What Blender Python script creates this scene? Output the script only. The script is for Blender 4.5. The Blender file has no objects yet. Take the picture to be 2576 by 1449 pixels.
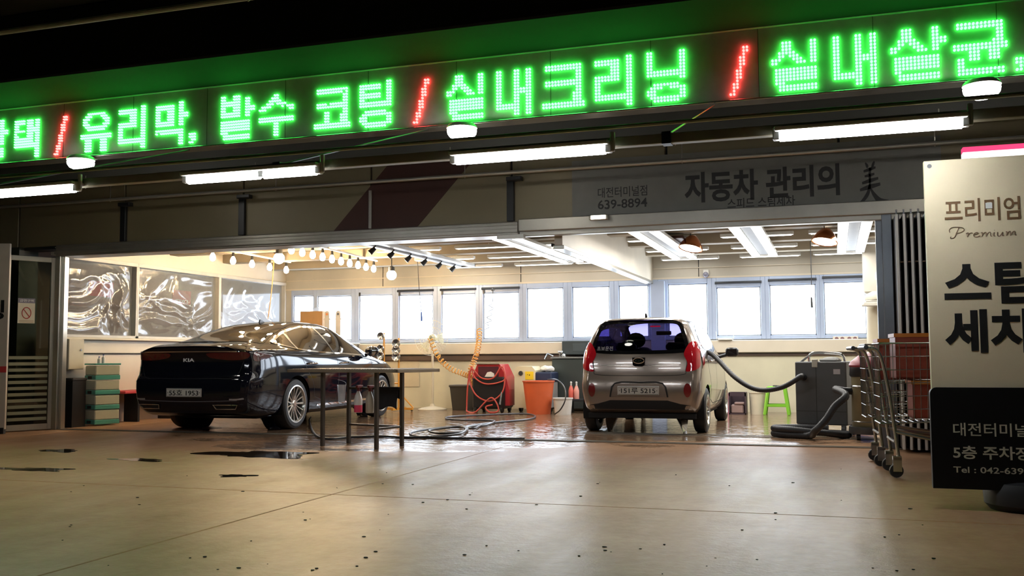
import bpy, bmesh, math, random
import numpy as np
from mathutils import Vector, Matrix, noise as mnoise
from mathutils.bvhtree import BVHTree
from mathutils.geometry import delaunay_2d_cdt
random.seed(7)
PI = math.pi
SC = bpy.context.scene
COL = SC.collection

# ------------------------------------------------------------------ camera
IW, IH, FPX, EYE = 2576.0, 1449.0, 2440.0, 0.97
YAW, PITCH, ROLL = math.radians(18.35), math.radians(4.05), math.radians(-0.31)
FW = Vector((-math.sin(YAW)*math.cos(PITCH), math.cos(YAW)*math.cos(PITCH), math.sin(PITCH)))
R0 = Vector((math.cos(YAW), math.sin(YAW), 0)); U0 = R0.cross(FW)
RT = R0*math.cos(ROLL) + U0*math.sin(ROLL); UP = U0*math.cos(ROLL) - R0*math.sin(ROLL)
EYEV = Vector((0, 0, EYE))
cd = bpy.data.cameras.new('camera'); cam = bpy.data.objects.new('camera', cd); COL.objects.link(cam)
cd.sensor_width = 36.0; cd.sensor_fit = 'HORIZONTAL'; cd.lens = FPX/IW*36.0
cd.clip_start = 0.05; cd.clip_end = 200
cam.matrix_world = Matrix(((RT.x, UP.x, -FW.x, 0), (RT.y, UP.y, -FW.y, 0), (RT.z, UP.z, -FW.z, EYE), (0, 0, 0, 1)))
SC.camera = cam
# ------------------------------------------------------------------ world, exposure
wd = bpy.data.worlds.new('world'); SC.world = wd; wd.use_nodes = True
wd.node_tree.nodes['Background'].inputs['Color'].default_value = (0.75, 0.85, 1.0, 1)
wd.node_tree.nodes['Background'].inputs['Strength'].default_value = 0.6
SC.view_settings.view_transform = 'Standard'; SC.view_settings.look = 'None'
SC.view_settings.gamma = 1.0; SC.view_settings.use_curve_mapping = False
SC.view_settings.exposure = 0.92
SC.cycles.max_bounces = 6; SC.cycles.diffuse_bounces = 2; SC.cycles.glossy_bounces = 3
SC.cycles.transmission_bounces = 6; SC.cycles.transparent_max_bounces = 10
SC.cycles.caustics_reflective = False; SC.cycles.caustics_refractive = False
SC.cycles.sample_clamp_indirect = 4.0; SC.cycles.adaptive_threshold = 0.02; SC.cycles.use_light_tree = False
# light levels of the place
L_WINDOW, L_LAMP, L_BULB, L_TUBE, L_FLOOD, L_LED, L_BAR = 6.5, 10.0, 105.0, 32.0, 18.0, 8.5, 5.0

# ------------------------------------------------------------------ measuring helpers
def ray(x, y): return FW + RT*((x-IW/2)/FPX) - UP*((y-IH/2)/FPX)
def onz(x, y, z=0.0): d = ray(x, y); return EYEV + d*((z-EYE)/d.z)
def ony(x, y, Y): d = ray(x, y); return EYEV + d*(Y/d.y)
def onx(x, y, X): d = ray(x, y); return EYEV + d*(X/d.x)

# ------------------------------------------------------------------ materials
MATS = {}
def mat(name, col, rough=0.5, metal=0.0, var=0.10, scale=5.0, bump=0.0, bscale=60.0, emit=None, es=0.0, coat=0.0, spec=0.5, stretch=None, sub=0):
    if name in MATS: return MATS[name]
    m = bpy.data.materials.new(name); m.use_nodes = True; N = m.node_tree.nodes; L = m.node_tree.links
    b = N['Principled BSDF']
    b.inputs['Roughness'].default_value = rough; b.inputs['Metallic'].default_value = metal
    b.inputs['Specular IOR Level'].default_value = spec
    if coat: b.inputs['Coat Weight'].default_value = coat; b.inputs['Coat Roughness'].default_value = 0.03
    tc = N.new('ShaderNodeTexCoord'); src = tc.outputs['Object']
    if stretch:
        mp = N.new('ShaderNodeMapping'); mp.inputs['Scale'].default_value = stretch
        L.new(src, mp.inputs['Vector']); src = mp.outputs['Vector']
    if var > 0:
        nz = N.new('ShaderNodeTexNoise'); nz.inputs['Scale'].default_value = scale; nz.inputs['Detail'].default_value = 5
        L.new(src, nz.inputs['Vector'])
        mx = N.new('ShaderNodeMix'); mx.data_type = 'RGBA'
        c0 = [max(0, c*(1-var*1.6)) for c in col]; c1 = [min(1, c*(1+var*1.2)) for c in col]
        mx.inputs[6].default_value = (*c0, 1); mx.inputs[7].default_value = (*c1, 1)
        L.new(nz.outputs['Fac'], mx.inputs[0]); L.new(mx.outputs[2], b.inputs['Base Color'])
    else: b.inputs['Base Color'].default_value = (*col, 1)
    if bump > 0:
        n2 = N.new('ShaderNodeTexNoise'); n2.inputs['Scale'].default_value = bscale; n2.inputs['Detail'].default_value = 4
        L.new(src, n2.inputs['Vector'])
        bp = N.new('ShaderNodeBump'); bp.inputs['Strength'].default_value = bump; bp.inputs['Distance'].default_value = 0.01
        L.new(n2.outputs['Fac'], bp.inputs['Height']); L.new(bp.outputs['Normal'], b.inputs['Normal'])
    if emit: b.inputs['Emission Color'].default_value = (*emit, 1); b.inputs['Emission Strength'].default_value = es
    MATS[name] = m; return m
def emat(name, col, s):
    if name in MATS: return MATS[name]
    m = bpy.data.materials.new(name); m.use_nodes = True; N = m.node_tree.nodes; L = m.node_tree.links
    N.remove(N['Principled BSDF']); e = N.new('ShaderNodeEmission')
    e.inputs['Color'].default_value = (*col, 1); e.inputs['Strength'].default_value = s
    L.new(e.outputs[0], N['Material Output'].inputs['Surface']); m.cycles.emission_sampling = 'FRONT'; MATS[name] = m; return m
def glassmat(name, tint, gloss=0.08, rough=0.02, white=0.0, wcol=(0.8, 0.85, 0.9), ior=1.45):
    """thin sheet: see-through tint, mirror part by fresnel, optional milky part"""
    if name in MATS: return MATS[name]
    m = bpy.data.materials.new(name); m.use_nodes = True; N = m.node_tree.nodes; L = m.node_tree.links
    N.remove(N['Principled BSDF'])
    t = N.new('ShaderNodeBsdfTransparent'); t.inputs['Color'].default_value = (*tint, 1)
    g = N.new('ShaderNodeBsdfGlossy'); g.inputs['Roughness'].default_value = rough
    lw = N.new('ShaderNodeLayerWeight'); lw.inputs['Blend'].default_value = 0.5
    fr = N.new('ShaderNodeMath'); fr.operation = 'POWER'; fr.inputs[1].default_value = 4.5; L.new(lw.outputs['Facing'], fr.inputs[0])
    ad = N.new('ShaderNodeMath'); ad.operation = 'ADD'; ad.use_clamp = True; ad.inputs[1].default_value = gloss
    L.new(fr.outputs[0], ad.inputs[0])
    mx = N.new('ShaderNodeMixShader'); L.new(ad.outputs[0], mx.inputs[0]); L.new(t.outputs[0], mx.inputs[1]); L.new(g.outputs[0], mx.inputs[2])
    out = mx.outputs[0]
    if white > 0:
        d = N.new('ShaderNodeBsdfDiffuse'); d.inputs['Color'].default_value = (*wcol, 1)
        tr = N.new('ShaderNodeBsdfTranslucent'); tr.inputs['Color'].default_value = (*wcol, 1)
        m1 = N.new('ShaderNodeMixShader'); m1.inputs[0].default_value = 0.4; L.new(d.outputs[0], m1.inputs[1]); L.new(tr.outputs[0], m1.inputs[2])
        m2 = N.new('ShaderNodeMixShader'); m2.inputs[0].default_value = white
        L.new(out, m2.inputs[1]); L.new(m1.outputs[0], m2.inputs[2]); out = m2.outputs[0]
    L.new(out, N['Material Output'].inputs['Surface']); MATS[name] = m; return m

# ------------------------------------------------------------------ mesh builder
class B:
    def __init__(s): s.v = []; s.f = []
    def add(s, vs, fs):
        n = len(s.v); s.v += [tuple(v) for v in vs]; s.f += [tuple(i+n for i in f) for f in fs]; return s
    def box(s, x0, x1, y0, y1, z0, z1, c=0.0):
        if x0 > x1: x0, x1 = x1, x0
        if y0 > y1: y0, y1 = y1, y0
        if z0 > z1: z0, z1 = z1, z0
        c = min(c, (x1-x0)*0.45, (y1-y0)*0.45, (z1-z0)*0.45)
        if c <= 0:
            return s.add([(x0,y0,z0),(x1,y0,z0),(x1,y1,z0),(x0,y1,z0),(x0,y0,z1),(x1,y0,z1),(x1,y1,z1),(x0,y1,z1)],
                         [(3,2,1,0),(4,5,6,7),(0,1,5,4),(1,2,6,5),(2,3,7,6),(3,0,4,7)])
        vs = []; idx = {}
        for ix, x in ((0,x0),(1,x1)):
            for iy, y in ((0,y0),(1,y1)):
                for iz, z in ((0,z0),(1,z1)):
                    sx, sy, sz = 1-2*ix, 1-2*iy, 1-2*iz
                    for a, p in ((0,(x,y+sy*c,z+sz*c)),(1,(x+sx*c,y,z+sz*c)),(2,(x+sx*c,y+sy*c,z))):
                        idx[(ix,iy,iz,a)] = len(vs); vs.append(p)
        fs = []
        for a in range(3):
            for side in (0, 1):
                o = [(0,0),(1,0),(1,1),(0,1)]
                def key(u, v):
                    k = [0,0,0]; k[a] = side; k[(a+1)%3] = u; k[(a+2)%3] = v; return (*k, a)
                q = [idx[key(u, v)] for u, v in o]; fs.append(tuple(q) if side else tuple(q[::-1]))
        for a in range(3):
            b_, c_ = (a+1)%3, (a+2)%3
            for u in (0,1):
                for v in (0,1):
                    def k2(e, face):
                        k = [0,0,0]; k[a] = e; k[b_] = u; k[c_] = v; return idx[(*k, face)]
                    q = [k2(0,b_), k2(1,b_), k2(1,c_), k2(0,c_)]
                    fs.append(tuple(q) if (u+v) % 2 == 1 else tuple(q[::-1]))
        for ix in (0,1):
            for iy in (0,1):
                for iz in (0,1):
                    t = [idx[(ix,iy,iz,a)] for a in range(3)]
                    fs.append(tuple(t) if (ix+iy+iz) % 2 == 1 else tuple(t[::-1]))
        return s.add(vs, fs)
    def tube(s, pts, r, n=8, closed=False, caps=True):
        pts = [Vector(p) for p in pts]; rs = r if isinstance(r, (list, tuple)) else [r]*len(pts)
        m = len(pts); rings = []; prev = None
        for i, p in enumerate(pts):
            if closed: t = pts[(i+1) % m]-pts[i-1]
            else: t = pts[min(i+1, m-1)]-pts[max(i-1, 0)]
            if t.length < 1e-9: t = Vector((0,0,1))
            t.normalize()
            if prev is None:
                a = Vector((0,0,1)) if abs(t.z) < 0.9 else Vector((1,0,0)); u = t.cross(a).normalized()
            else:
                u = prev-t*prev.dot(t)
                u = u.normalized() if u.length > 1e-6 else t.orthogonal().normalized()
            prev = u; w = t.cross(u)
            rings.append([p+(u*math.cos(2*PI*k/n)+w*math.sin(2*PI*k/n))*rs[i] for k in range(n)])
        vs = [q for rg in rings for q in rg]; fs = []
        for i in range(m if closed else m-1):
            j = (i+1) % m
            for k in range(n): fs.append((i*n+k, i*n+(k+1) % n, j*n+(k+1) % n, j*n+k))
        if caps and not closed: fs += [tuple(range(n))[::-1], tuple((m-1)*n+k for k in range(n))]
        return s.add(vs, fs)
    def cyl(s, p0, p1, r0, r1=None, n=16, caps=True):
        return s.tube([p0, p1], [r0, r0 if r1 is None else r1], n, caps=caps)
    def lathe(s, prof, n=24, axis='z', o=(0,0,0), a0=0.0, a1=2*PI, caps=False):
        full = abs(a1-a0-2*PI) < 1e-6; vs = []; m = len(prof); st = n if full else n+1
        for k in range(st):
            a = a0+(a1-a0)*k/n; c, sn = math.cos(a), math.sin(a)
            for r, h in prof:
                if axis == 'z': p = (r*c, r*sn, h)
                elif axis == 'x': p = (h, r*c, r*sn)
                else: p = (r*sn, h, r*c)
                vs.append((p[0]+o[0], p[1]+o[1], p[2]+o[2]))
        fs = []
        for k in range(n):
            k2 = (k+1) % st
            for i in range(m-1): fs.append((k*m+i, k2*m+i, k2*m+i+1, k*m+i+1))
        return s.add(vs, fs)
    def prism(s, poly, h0, h1, axis='z'):
        """flat outline pushed between two heights along an axis"""
        n = len(poly)
        def P(a, b, h): return (a, b, h) if axis == 'z' else ((h, a, b) if axis == 'x' else (a, h, b))
        vs = [P(a, b, h0) for a, b in poly]+[P(a, b, h1) for a, b in poly]
        fs = [tuple(range(n))[::-1], tuple(range(n, 2*n))]+[(i, (i+1) % n, (i+1) % n+n, i+n) for i in range(n)]
        return s.add(vs, fs)
    def sphere(s, c, r, n=12, m=8, sc=(1,1,1)):
        vs = [(c[0], c[1], c[2]-r*sc[2])]; fs = []
        for i in range(1, m):
            t = PI*i/m
            for k in range(n): vs.append((c[0]+r*sc[0]*math.sin(t)*math.cos(2*PI*k/n), c[1]+r*sc[1]*math.sin(t)*math.sin(2*PI*k/n), c[2]-r*sc[2]*math.cos(t)))
        vs.append((c[0], c[1], c[2]+r*sc[2])); top = len(vs)-1
        for k in range(n):
            fs.append((0, 1+(k+1) % n, 1+k)); fs.append((top, 1+(m-2)*n+k, 1+(m-2)*n+(k+1) % n))
            for i in range(m-2): fs.append((1+i*n+k, 1+i*n+(k+1) % n, 1+(i+1)*n+(k+1) % n, 1+(i+1)*n+k))
        return s.add(vs, fs)
    def obj(s, name, m, parent=None, smooth=32, loc=None, fix=True):
        me = bpy.data.meshes.new(name); me.from_pydata(s.v, [], s.f)
        if fix:
            bm = bmesh.new(); bm.from_mesh(me); bmesh.ops.recalc_face_normals(bm, faces=bm.faces); bm.to_mesh(me); bm.free()
        if smooth:
            me.polygons.foreach_set('use_smooth', [True]*len(me.polygons)); me.set_sharp_from_angle(angle=math.radians(smooth))
        me.materials.append(m); me.update()
        o = bpy.data.objects.new(name, me); COL.objects.link(o)
        if parent: o.parent = parent
        if loc: o.location = loc
        return o
def tag(o, label=None, cat=None, group=None, kind=None):
    if label: o['label'] = label
    if cat: o['category'] = cat
    if group: o['group'] = group
    if kind: o['kind'] = kind
    return o
def thing(name, label, cat, loc=(0,0,0), rz=0.0, group=None):
    o = bpy.data.objects.new(name, None); COL.objects.link(o); o.empty_display_size = 0.1
    o.location = loc; o.rotation_euler = (0, 0, rz); return tag(o, label, cat, group)
def struct(o): o['kind'] = 'structure'; return o
def dup(o, loc=None, rz=None, parent=None):
    c = o.copy(); COL.objects.link(c); c.parent = parent
    if loc is not None: c.location = loc
    if rz is not None: c.rotation_euler = (0, 0, rz)
    for ch in o.children: dup(ch, parent=c)
    return c
def same(o, name, parent, loc=None, rot=None, sc=None):
    """another piece that shares mesh data"""
    c = bpy.data.objects.new(name, o.data); COL.objects.link(c); c.parent = parent
    if loc is not None: c.location = loc
    if rot is not None: c.rotation_euler = rot
    if sc is not None: c.scale = sc
    return c
def smoothpath(pts, n=8, closed=False):
    pts = [Vector(p) for p in pts]; out = []; m = len(pts)
    for i in range(m if closed else m-1):
        p1, p2 = pts[i], pts[(i+1) % m]
        p0 = pts[i-1] if (closed or i > 0) else p1*2-p2
        p3 = pts[(i+2) % m] if (closed or i < m-2) else p2*2-p1
        for k in range(n):
            t = k/n
            out.append(0.5*((2*p1)+(p2-p0)*t+(2*p0-5*p1+4*p2-p3)*t*t+(3*p1-p0-3*p2+p3)*t**3))
    if not closed: out.append(pts[-1])
    return out
def lettering(name, body, w, h, m, parent, at, ux=(1,0,0), uz=(0,0,1), bold=0.0, thick=0.004, align='C', shear=0.0, flow=None):
    """solid letters fitted to w x h; ux = reading direction, uz = up; at = centre (C) or left middle (L)"""
    c = bpy.data.curves.new(name, 'FONT'); c.body = body; c.offset = bold; c.extrude = 0.02; c.shear = shear; c.resolution_u = 3
    t = bpy.data.objects.new(name, c); COL.objects.link(t); bpy.context.view_layer.update()
    me = bpy.data.meshes.new_from_object(t.evaluated_get(bpy.context.evaluated_depsgraph_get()))
    COL.objects.unlink(t); bpy.data.objects.remove(t); bpy.data.curves.remove(c)
    co = np.array([v.co[:] for v in me.vertices]); lo = co.min(0); hi = co.max(0)
    co = (co-lo)/np.maximum(hi-lo, 1e-6); ux = Vector(ux).normalized(); uz = Vector(uz).normalized(); un = ux.cross(uz)
    sx = h*(hi[0]-lo[0])/(hi[1]-lo[1]) if w is None else w
    for v, q in zip(me.vertices, co):
        a = (q[0]-(0.5 if align == 'C' else 0))*sx; z = (q[1]-0.5)*h; d = q[2]*thick
        p = Vector(at)+ux*a+uz*z+un*d
        if flow: p = flow(p)
        v.co = p
    me.name = name; me.materials.clear(); me.materials.append(m); me.update()
    o = bpy.data.objects.new(name, me); COL.objects.link(o)
    if parent: o.parent = parent
    return o
# ------------------------------------------------------------------ the place: levels (metres)
FY, BY, LX, RX = 10.85, 17.25, -10.57, 1.45     # shop front, back wall, left wall, right wall
HEAD, CZ, GC = 2.40, 2.86, 4.75                  # lintel, shop ceiling, garage ceiling
SY = 9.07                                        # LED sign face

# ---- materials of the shell
def floor_mat():
    m = bpy.data.materials.new('wet_concrete'); m.use_nodes = True; N = m.node_tree.nodes; L = m.node_tree.links
    b = N['Principled BSDF']; ge = N.new('ShaderNodeNewGeometry'); sp = N.new('ShaderNodeSeparateXYZ'); L.new(ge.outputs['Position'], sp.inputs[0])
    def mth(op, a, c, d=None):
        n = N.new('ShaderNodeMath'); n.operation = op
        for i, q in enumerate((a, c, d)):
            if q is None: continue
            if isinstance(q, (int, float)): n.inputs[i].default_value = q
            else: L.new(q, n.inputs[i])
        return n.outputs[0]
    def noise(s, det=6, rough=0.6, sc=None):
        n = N.new('ShaderNodeTexNoise'); n.inputs['Scale'].default_value = s; n.inputs['Detail'].default_value = det; n.inputs['Roughness'].default_value = rough
        if sc:
            mp = N.new('ShaderNodeMapping'); mp.inputs['Scale'].default_value = sc; L.new(ge.outputs['Position'], mp.inputs[0]); L.new(mp.outputs[0], n.inputs['Vector'])
        else: L.new(ge.outputs['Position'], n.inputs['Vector'])
        return n.outputs['Fac']
    big, mid, fine, streak = noise(0.55), noise(2.2), noise(14), noise(3.0, sc=(1.0, 0.18, 1))
    # the washed, wet area starts along a slanting line in front of the bays
    edge = mth('SUBTRACT', sp.outputs['Y'], mth('ADD', mth('MULTIPLY', sp.outputs['X'], 0.50), 11.45))
    dryleft = mth('MULTIPLY', mth('MAXIMUM', mth('SUBTRACT', -5.9, sp.outputs['X']), 0), 1.6)
    e2 = mth('SUBTRACT', edge, dryleft)
    wet = mth('ADD', mth('MULTIPLY', e2, 0.9), mth('MULTIPLY', mth('SUBTRACT', noise(1.1, 5, 0.62, (1.0, 1.7, 1)), 0.5), 5.0))
    cl = N.new('ShaderNodeClamp'); L.new(wet, cl.inputs[0]); wet = cl.outputs[0]
    rp = N.new('ShaderNodeValToRGB'); e = rp.color_ramp.elements
    e[0].position = 0.28; e[0].color = (0.28, 0.145, 0.07, 1); e[1].position = 0.75; e[1].color = (0.56, 0.345, 0.205, 1)
    cm = mth('ADD', mth('MULTIPLY', big, 0.42), mth('ADD', mth('MULTIPLY', mid, 0.30), mth('MULTIPLY', fine, 0.28))); L.new(cm, rp.inputs[0])
    mx = N.new('ShaderNodeMix'); mx.data_type = 'RGBA'; L.new(mth('MULTIPLY', wet, 0.6), mx.inputs[0]); L.new(rp.outputs[0], mx.inputs[6])
    mx.inputs[7].default_value = (0.085, 0.062, 0.045, 1); L.new(mx.outputs[2], b.inputs['Base Color'])
    dryr = mth('ADD', 0.20, mth('MULTIPLY', streak, 0.30))
    r = N.new('ShaderNodeMix'); r.data_type = 'FLOAT'; L.new(wet, r.inputs[0]); L.new(dryr, r.inputs[2]); r.inputs[3].default_value = 0.05
    L.new(r.outputs[0], b.inputs['Roughness'])
    L.new(mth('ADD', 0.08, mth('MULTIPLY', wet, 0.47)), b.inputs['Specular IOR Level'])
    hb = mth('MULTIPLY', mth('ADD', mth('MULTIPLY', mid, 1.2), mth('ADD', fine, mth('MULTIPLY', noise(45), 0.6))), mth('SUBTRACT', 1.15, wet))
    bp = N.new('ShaderNodeBump'); bp.inputs['Strength'].default_value = 0.14; bp.inputs['Distance'].default_value = 0.02; L.new(hb, bp.inputs['Height'])
    b2 = N.new('ShaderNodeBump'); b2.inputs['Strength'].default_value = 0.5; b2.inputs['Distance'].default_value = 0.03
    L.new(mth('MULTIPLY', noise(5.0, 3, 0.5, (0.55, 2.2, 1)), wet), b2.inputs['Height']); L.new(bp.outputs[0], b2.inputs['Normal']); L.new(b2.outputs[0], b.inputs['Normal'])
    return m
M_FLOOR = floor_mat()
M_JOINT = mat('joint_dirt', (0.02, 0.016, 0.012), 0.9)
M_CREAM = mat('cream_paint', (0.74, 0.67, 0.55), 0.45, var=0.08, scale=2.5)
M_WALLB = mat('back_wall_paint', (0.60, 0.56, 0.48), 0.55, var=0.10, scale=2.0, bump=0.05)
M_WLOW = mat('lower_wall_paint', (0.70, 0.66, 0.50), 0.5, var=0.14, scale=1.6)
M_CEIL = mat('ceiling_paint', (0.40, 0.34, 0.25), 0.7, var=0.10, scale=1.5)
M_FRAME = mat('window_frame_glare_blue', (0.46, 0.55, 0.74), 0.35, 0.1, var=0.05)  # blue cast of the window glare is put into the frame colour
M_ALU = mat('aluminium', (0.55, 0.52, 0.45), 0.28, 0.9, var=0.06, stretch=(1, 1, 30))
M_ALUD = mat('dull_aluminium', (0.42, 0.39, 0.33), 0.34, 0.75, var=0.10)
M_FASC = mat('fascia_panel_grey', (0.19, 0.155, 0.085), 0.45, 0.15, var=0.16, scale=1.2)
M_DARK = mat('dark_gap', (0.012, 0.011, 0.010), 0.8)
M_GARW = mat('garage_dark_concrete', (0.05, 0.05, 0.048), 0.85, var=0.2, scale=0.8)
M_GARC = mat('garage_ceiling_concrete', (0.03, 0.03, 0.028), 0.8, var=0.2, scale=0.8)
M_BEAM = mat('beam_grey_paint', (0.08, 0.08, 0.07), 0.55, var=0.2, scale=1.5)
M_RED = mat('stripe_dark_red', (0.045, 0.011, 0.005), 0.6, var=0.15)
M_BLACK = mat('black_paint', (0.012, 0.012, 0.013), 0.35)
M_RUB = mat('black_rubber', (0.014, 0.014, 0.015), 0.55, var=0.2, bump=0.05)
M_WHITE = mat('white_plastic', (0.75, 0.74, 0.70), 0.35, var=0.05)
M_STEEL = mat('stainless_steel', (0.60, 0.60, 0.60), 0.2, 1.0, var=0.06)
M_CHROME = mat('chrome', (0.85, 0.85, 0.86), 0.06, 1.0, var=0.02)

# ---- floor: concrete slabs with open joints
fl = struct(B().box(-16, 6, -4, 19, -0.30, -0.034).obj('floor', M_JOINT, smooth=0))
JX, JY = -3.42, 6.22
xs = [-16, JX-6.4, JX, JX+5.6, 6]; ys = [-4, JY-6.0, JY, 18.6]
for i in range(4):
    for j in range(3):
        g = 0.006
        B().box(xs[i]+g, xs[i+1]-g, ys[j]+g, ys[j+1]-g, -0.14, 0.0, 0.004).obj('floor_slab', M_FLOOR, fl, smooth=0)
# small puddles and grit on the dry part
M_PUD = mat('puddle_water', (0.035, 0.024, 0.016), 0.04, var=0.2, spec=0.6)
def puddle(cx, cy, rx, ry, label, seed):
    rnd = random.Random(seed); n = 60; ph = [rnd.uniform(0, 6.28) for _ in range(3)]
    pts = []
    for k in range(n):
        a = 2*PI*k/n; r = 1+0.16*math.sin(2*a+ph[0])+0.2*math.sin(3*a+ph[1])+0.16*math.sin(5*a+ph[2])+0.1*math.sin(9*a+ph[0])
        pts.append((cx+rx*r*math.cos(a), cy+ry*r*math.sin(a)))
    tag(B().prism(pts, 0.0, 0.0022).obj('puddle', M_PUD, smooth=0), label, 'puddle', 'puddles on the dry concrete')
for i, (x, y, rx, ry, lb) in enumerate([
    (150, 1134, 0.22, 0.14, 'small dark puddle on concrete nearest the glass door'),
    (350, 1157, 0.26, 0.11, 'narrow puddle between the glass door and the large dark puddle'),
    (655, 1143, 0.52, 0.34, 'large dark puddle at the front corner of the metal table'),
    (85, 1181, 0.33, 0.12, 'long thin puddle at the left edge of the picture'),
    (595, 1197, 0.15, 0.08, 'small shallow puddle below the large dark one')]):
    p = onz(x, y); puddle(p.x, p.y, rx, ry, lb, 11+i)
rnd = random.Random(5)
gb = B()
for k in range(70):
    x = rnd.uniform(150, 2350); y = rnd.uniform(1180, 1445); p = onz(x, y); r = rnd.uniform(0.004, 0.010)
    gb.sphere((p.x, p.y, r*0.3), r, 5, 3, (rnd.uniform(0.7, 1.8), 1, 0.35))
tag(gb.obj('floor_grit', M_JOINT), 'dark crumbs of grit scattered over the concrete floor', 'grit', kind='stuff')
# door track set in the floor across the bays
tr = struct(B().box(LX+0.1, RX, FY-0.055, FY-0.035, 0.0, 0.012, 0.003).box(LX+0.1, RX, FY+0.035, FY+0.055, 0.0, 0.012, 0.003).box(LX+0.1, RX, FY-0.03, FY+0.03, 0.0, 0.004).obj('trim_1', M_ALUD, smooth=0))
# second groove line in front of the right bay
struct(B().box(JX+0.3, RX, 11.95, 11.97, 0.0, 0.006).box(JX+0.3, RX, 12.15, 12.17, 0.0, 0.006).obj('trim_2', M_ALUD, smooth=0))

# ---- garage shell
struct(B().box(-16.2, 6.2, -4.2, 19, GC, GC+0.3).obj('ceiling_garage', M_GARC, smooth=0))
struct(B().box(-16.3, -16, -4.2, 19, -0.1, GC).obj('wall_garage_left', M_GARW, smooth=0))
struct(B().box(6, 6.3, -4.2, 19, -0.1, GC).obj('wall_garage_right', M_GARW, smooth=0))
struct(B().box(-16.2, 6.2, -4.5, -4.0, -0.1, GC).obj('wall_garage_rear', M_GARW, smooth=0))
# deep concrete beams of the deck, running along the front
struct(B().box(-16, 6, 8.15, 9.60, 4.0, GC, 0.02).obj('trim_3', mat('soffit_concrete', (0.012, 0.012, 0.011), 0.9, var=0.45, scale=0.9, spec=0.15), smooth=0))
struct(B().box(-16, 6, 10.2, 10.45, 3.30, 3.62, 0.015).obj('trim_4', M_BEAM, smooth=0))

# ---- shop front: fascia of panels with recessed joints, lintels, stripe
wf = struct(B().box(-16, 6, FY+0.04, FY+0.30, HEAD+0.12, GC).obj('wall_front', M_DARK, smooth=0))
jx = [-16, -12.87, -11.02, -9.18, -7.30, -5.45, -3.60, -1.75, 0.10, 1.95, 6]
for a, b in zip(jx[:-1], jx[1:]):
    for z0, z1 in ((HEAD+0.16, 3.40), (3.415, GC)):
        B().box(a+0.012, b-0.012, FY, FY+0.05, z0, z1, 0.006).obj('fascia_panel', M_FASC, wf, smooth=0)
def stripe(a0, a1, b0, b1, name='fascia_stripe'):
    return B().prism([(a0, HEAD+0.162), (a1, HEAD+0.162), (b1, 3.398), (b0, 3.398)], FY-0.006, FY, 'y').obj(name, M_RED, wf, smooth=0)
tag(stripe(-5.97, -4.82, -5.18, -4.03), 'dark red slanted stripe')
for X in (-9.18, -7.30, -3.60):
    B().box(X-0.045, X+0.045, FY-0.05, FY, HEAD+0.17, 3.10, 0.006).box(X-0.03, X+0.16, FY-0.12, FY-0.03, 3.04, 3.09, 0.006).obj('fascia_bracket', M_BLACK, wf, smooth=0)
B().box(-5.47, -5.43, FY-0.03, FY-0.006, HEAD+0.17, 3.05, 0.004).obj('fascia_bracket', M_ALUD, wf, smooth=0)
# lintels of the two bays
lb = struct(B().box(-10.30, -3.50, FY-0.06, FY+0.28, HEAD, HEAD+0.16, 0.01).box(-10.30, -3.50, FY-0.085, FY-0.05, HEAD+0.03, HEAD+0.075, 0.004).box(-10.30, -3.50, FY-0.075, FY-0.05, HEAD+0.115, HEAD+0.135, 0.004).obj('trim_10', M_ALUD, smooth=0))
rb = struct(B().box(-3.49, 0.95, FY-0.09, FY+0.28, HEAD+0.035, HEAD+0.18, 0.008).box(-3.49, 0.75, FY-0.04, FY+0.06, HEAD-0.02, HEAD+0.04, 0.006).obj('trim_11', M_ALUD, smooth=0))
struct(B().box(-3.75, -3.42, FY-0.10, FY-0.02, HEAD-0.045, HEAD+0.004, 0.004).obj('trim_12', M_WHITE, smooth=0))
# piers
struct(B().box(-16, -10.95, FY-0.05, FY+0.30, 0, HEAD+0.16).obj('wall_front_left', mat('pier_dark_olive', (0.035, 0.038, 0.024), 0.5, var=0.3), smooth=0))
struct(B().box(-10.30, -10.20, FY-0.07, FY+0.10, 0, HEAD, 0.006).box(-10.20, -10.155, FY-0.03, FY+0.03, 0, HEAD, 0.004).box(-10.42, -10.31, FY-0.02, FY+0.10, 0, HEAD, 0.004).obj('trim_13', M_ALU, smooth=0))
struct(B().box(0.95, 6, FY, FY+0.30, 0, HEAD+0.16).obj('wall_front_right', M_GARW, smooth=0))
struct(B().box(0.50, 0.60, FY-0.05, FY+0.12, 0, HEAD+0.04, 0.006).box(0.44, 0.505, FY-0.01, FY+0.06, 0, HEAD, 0.004).obj('trim_14', mat('post_grey_blue', (0.20, 0.22, 0.25), 0.35, 0.5), smooth=0))

# ---- shop shell
struct(B().box(LX-1.6, RX+0.2, FY+0.30, BY+0.3, CZ, CZ+0.2).obj('ceiling_shop', M_CEIL, smooth=0))
wb = struct(B().box(LX-1.6, RX+0.2, BY, BY+0.25, 0, 1.25).box(LX-1.6, RX+0.2, BY, BY+0.25, 2.30, CZ).obj('wall_back', M_WALLB, smooth=0))
B().box(LX, RX, BY-0.012, BY, 0, 1.0).obj('lower_wall', M_WLOW, wb, smooth=0)
# cornice lines and panel seams on the upper wall
B().box(LX, RX, BY-0.02, BY, 2.515, 2.53).box(LX, RX, BY-0.03, BY, 2.33, 2.36).obj('cornice_strip', M_CREAM, wb, smooth=0)
for X in (-8.4, -5.55, -2.25, -0.35):
    B().box(X, X+0.012, BY-0.006, BY, 2.36, CZ).obj('wall_seam', M_DARK, wb, smooth=0)
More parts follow.
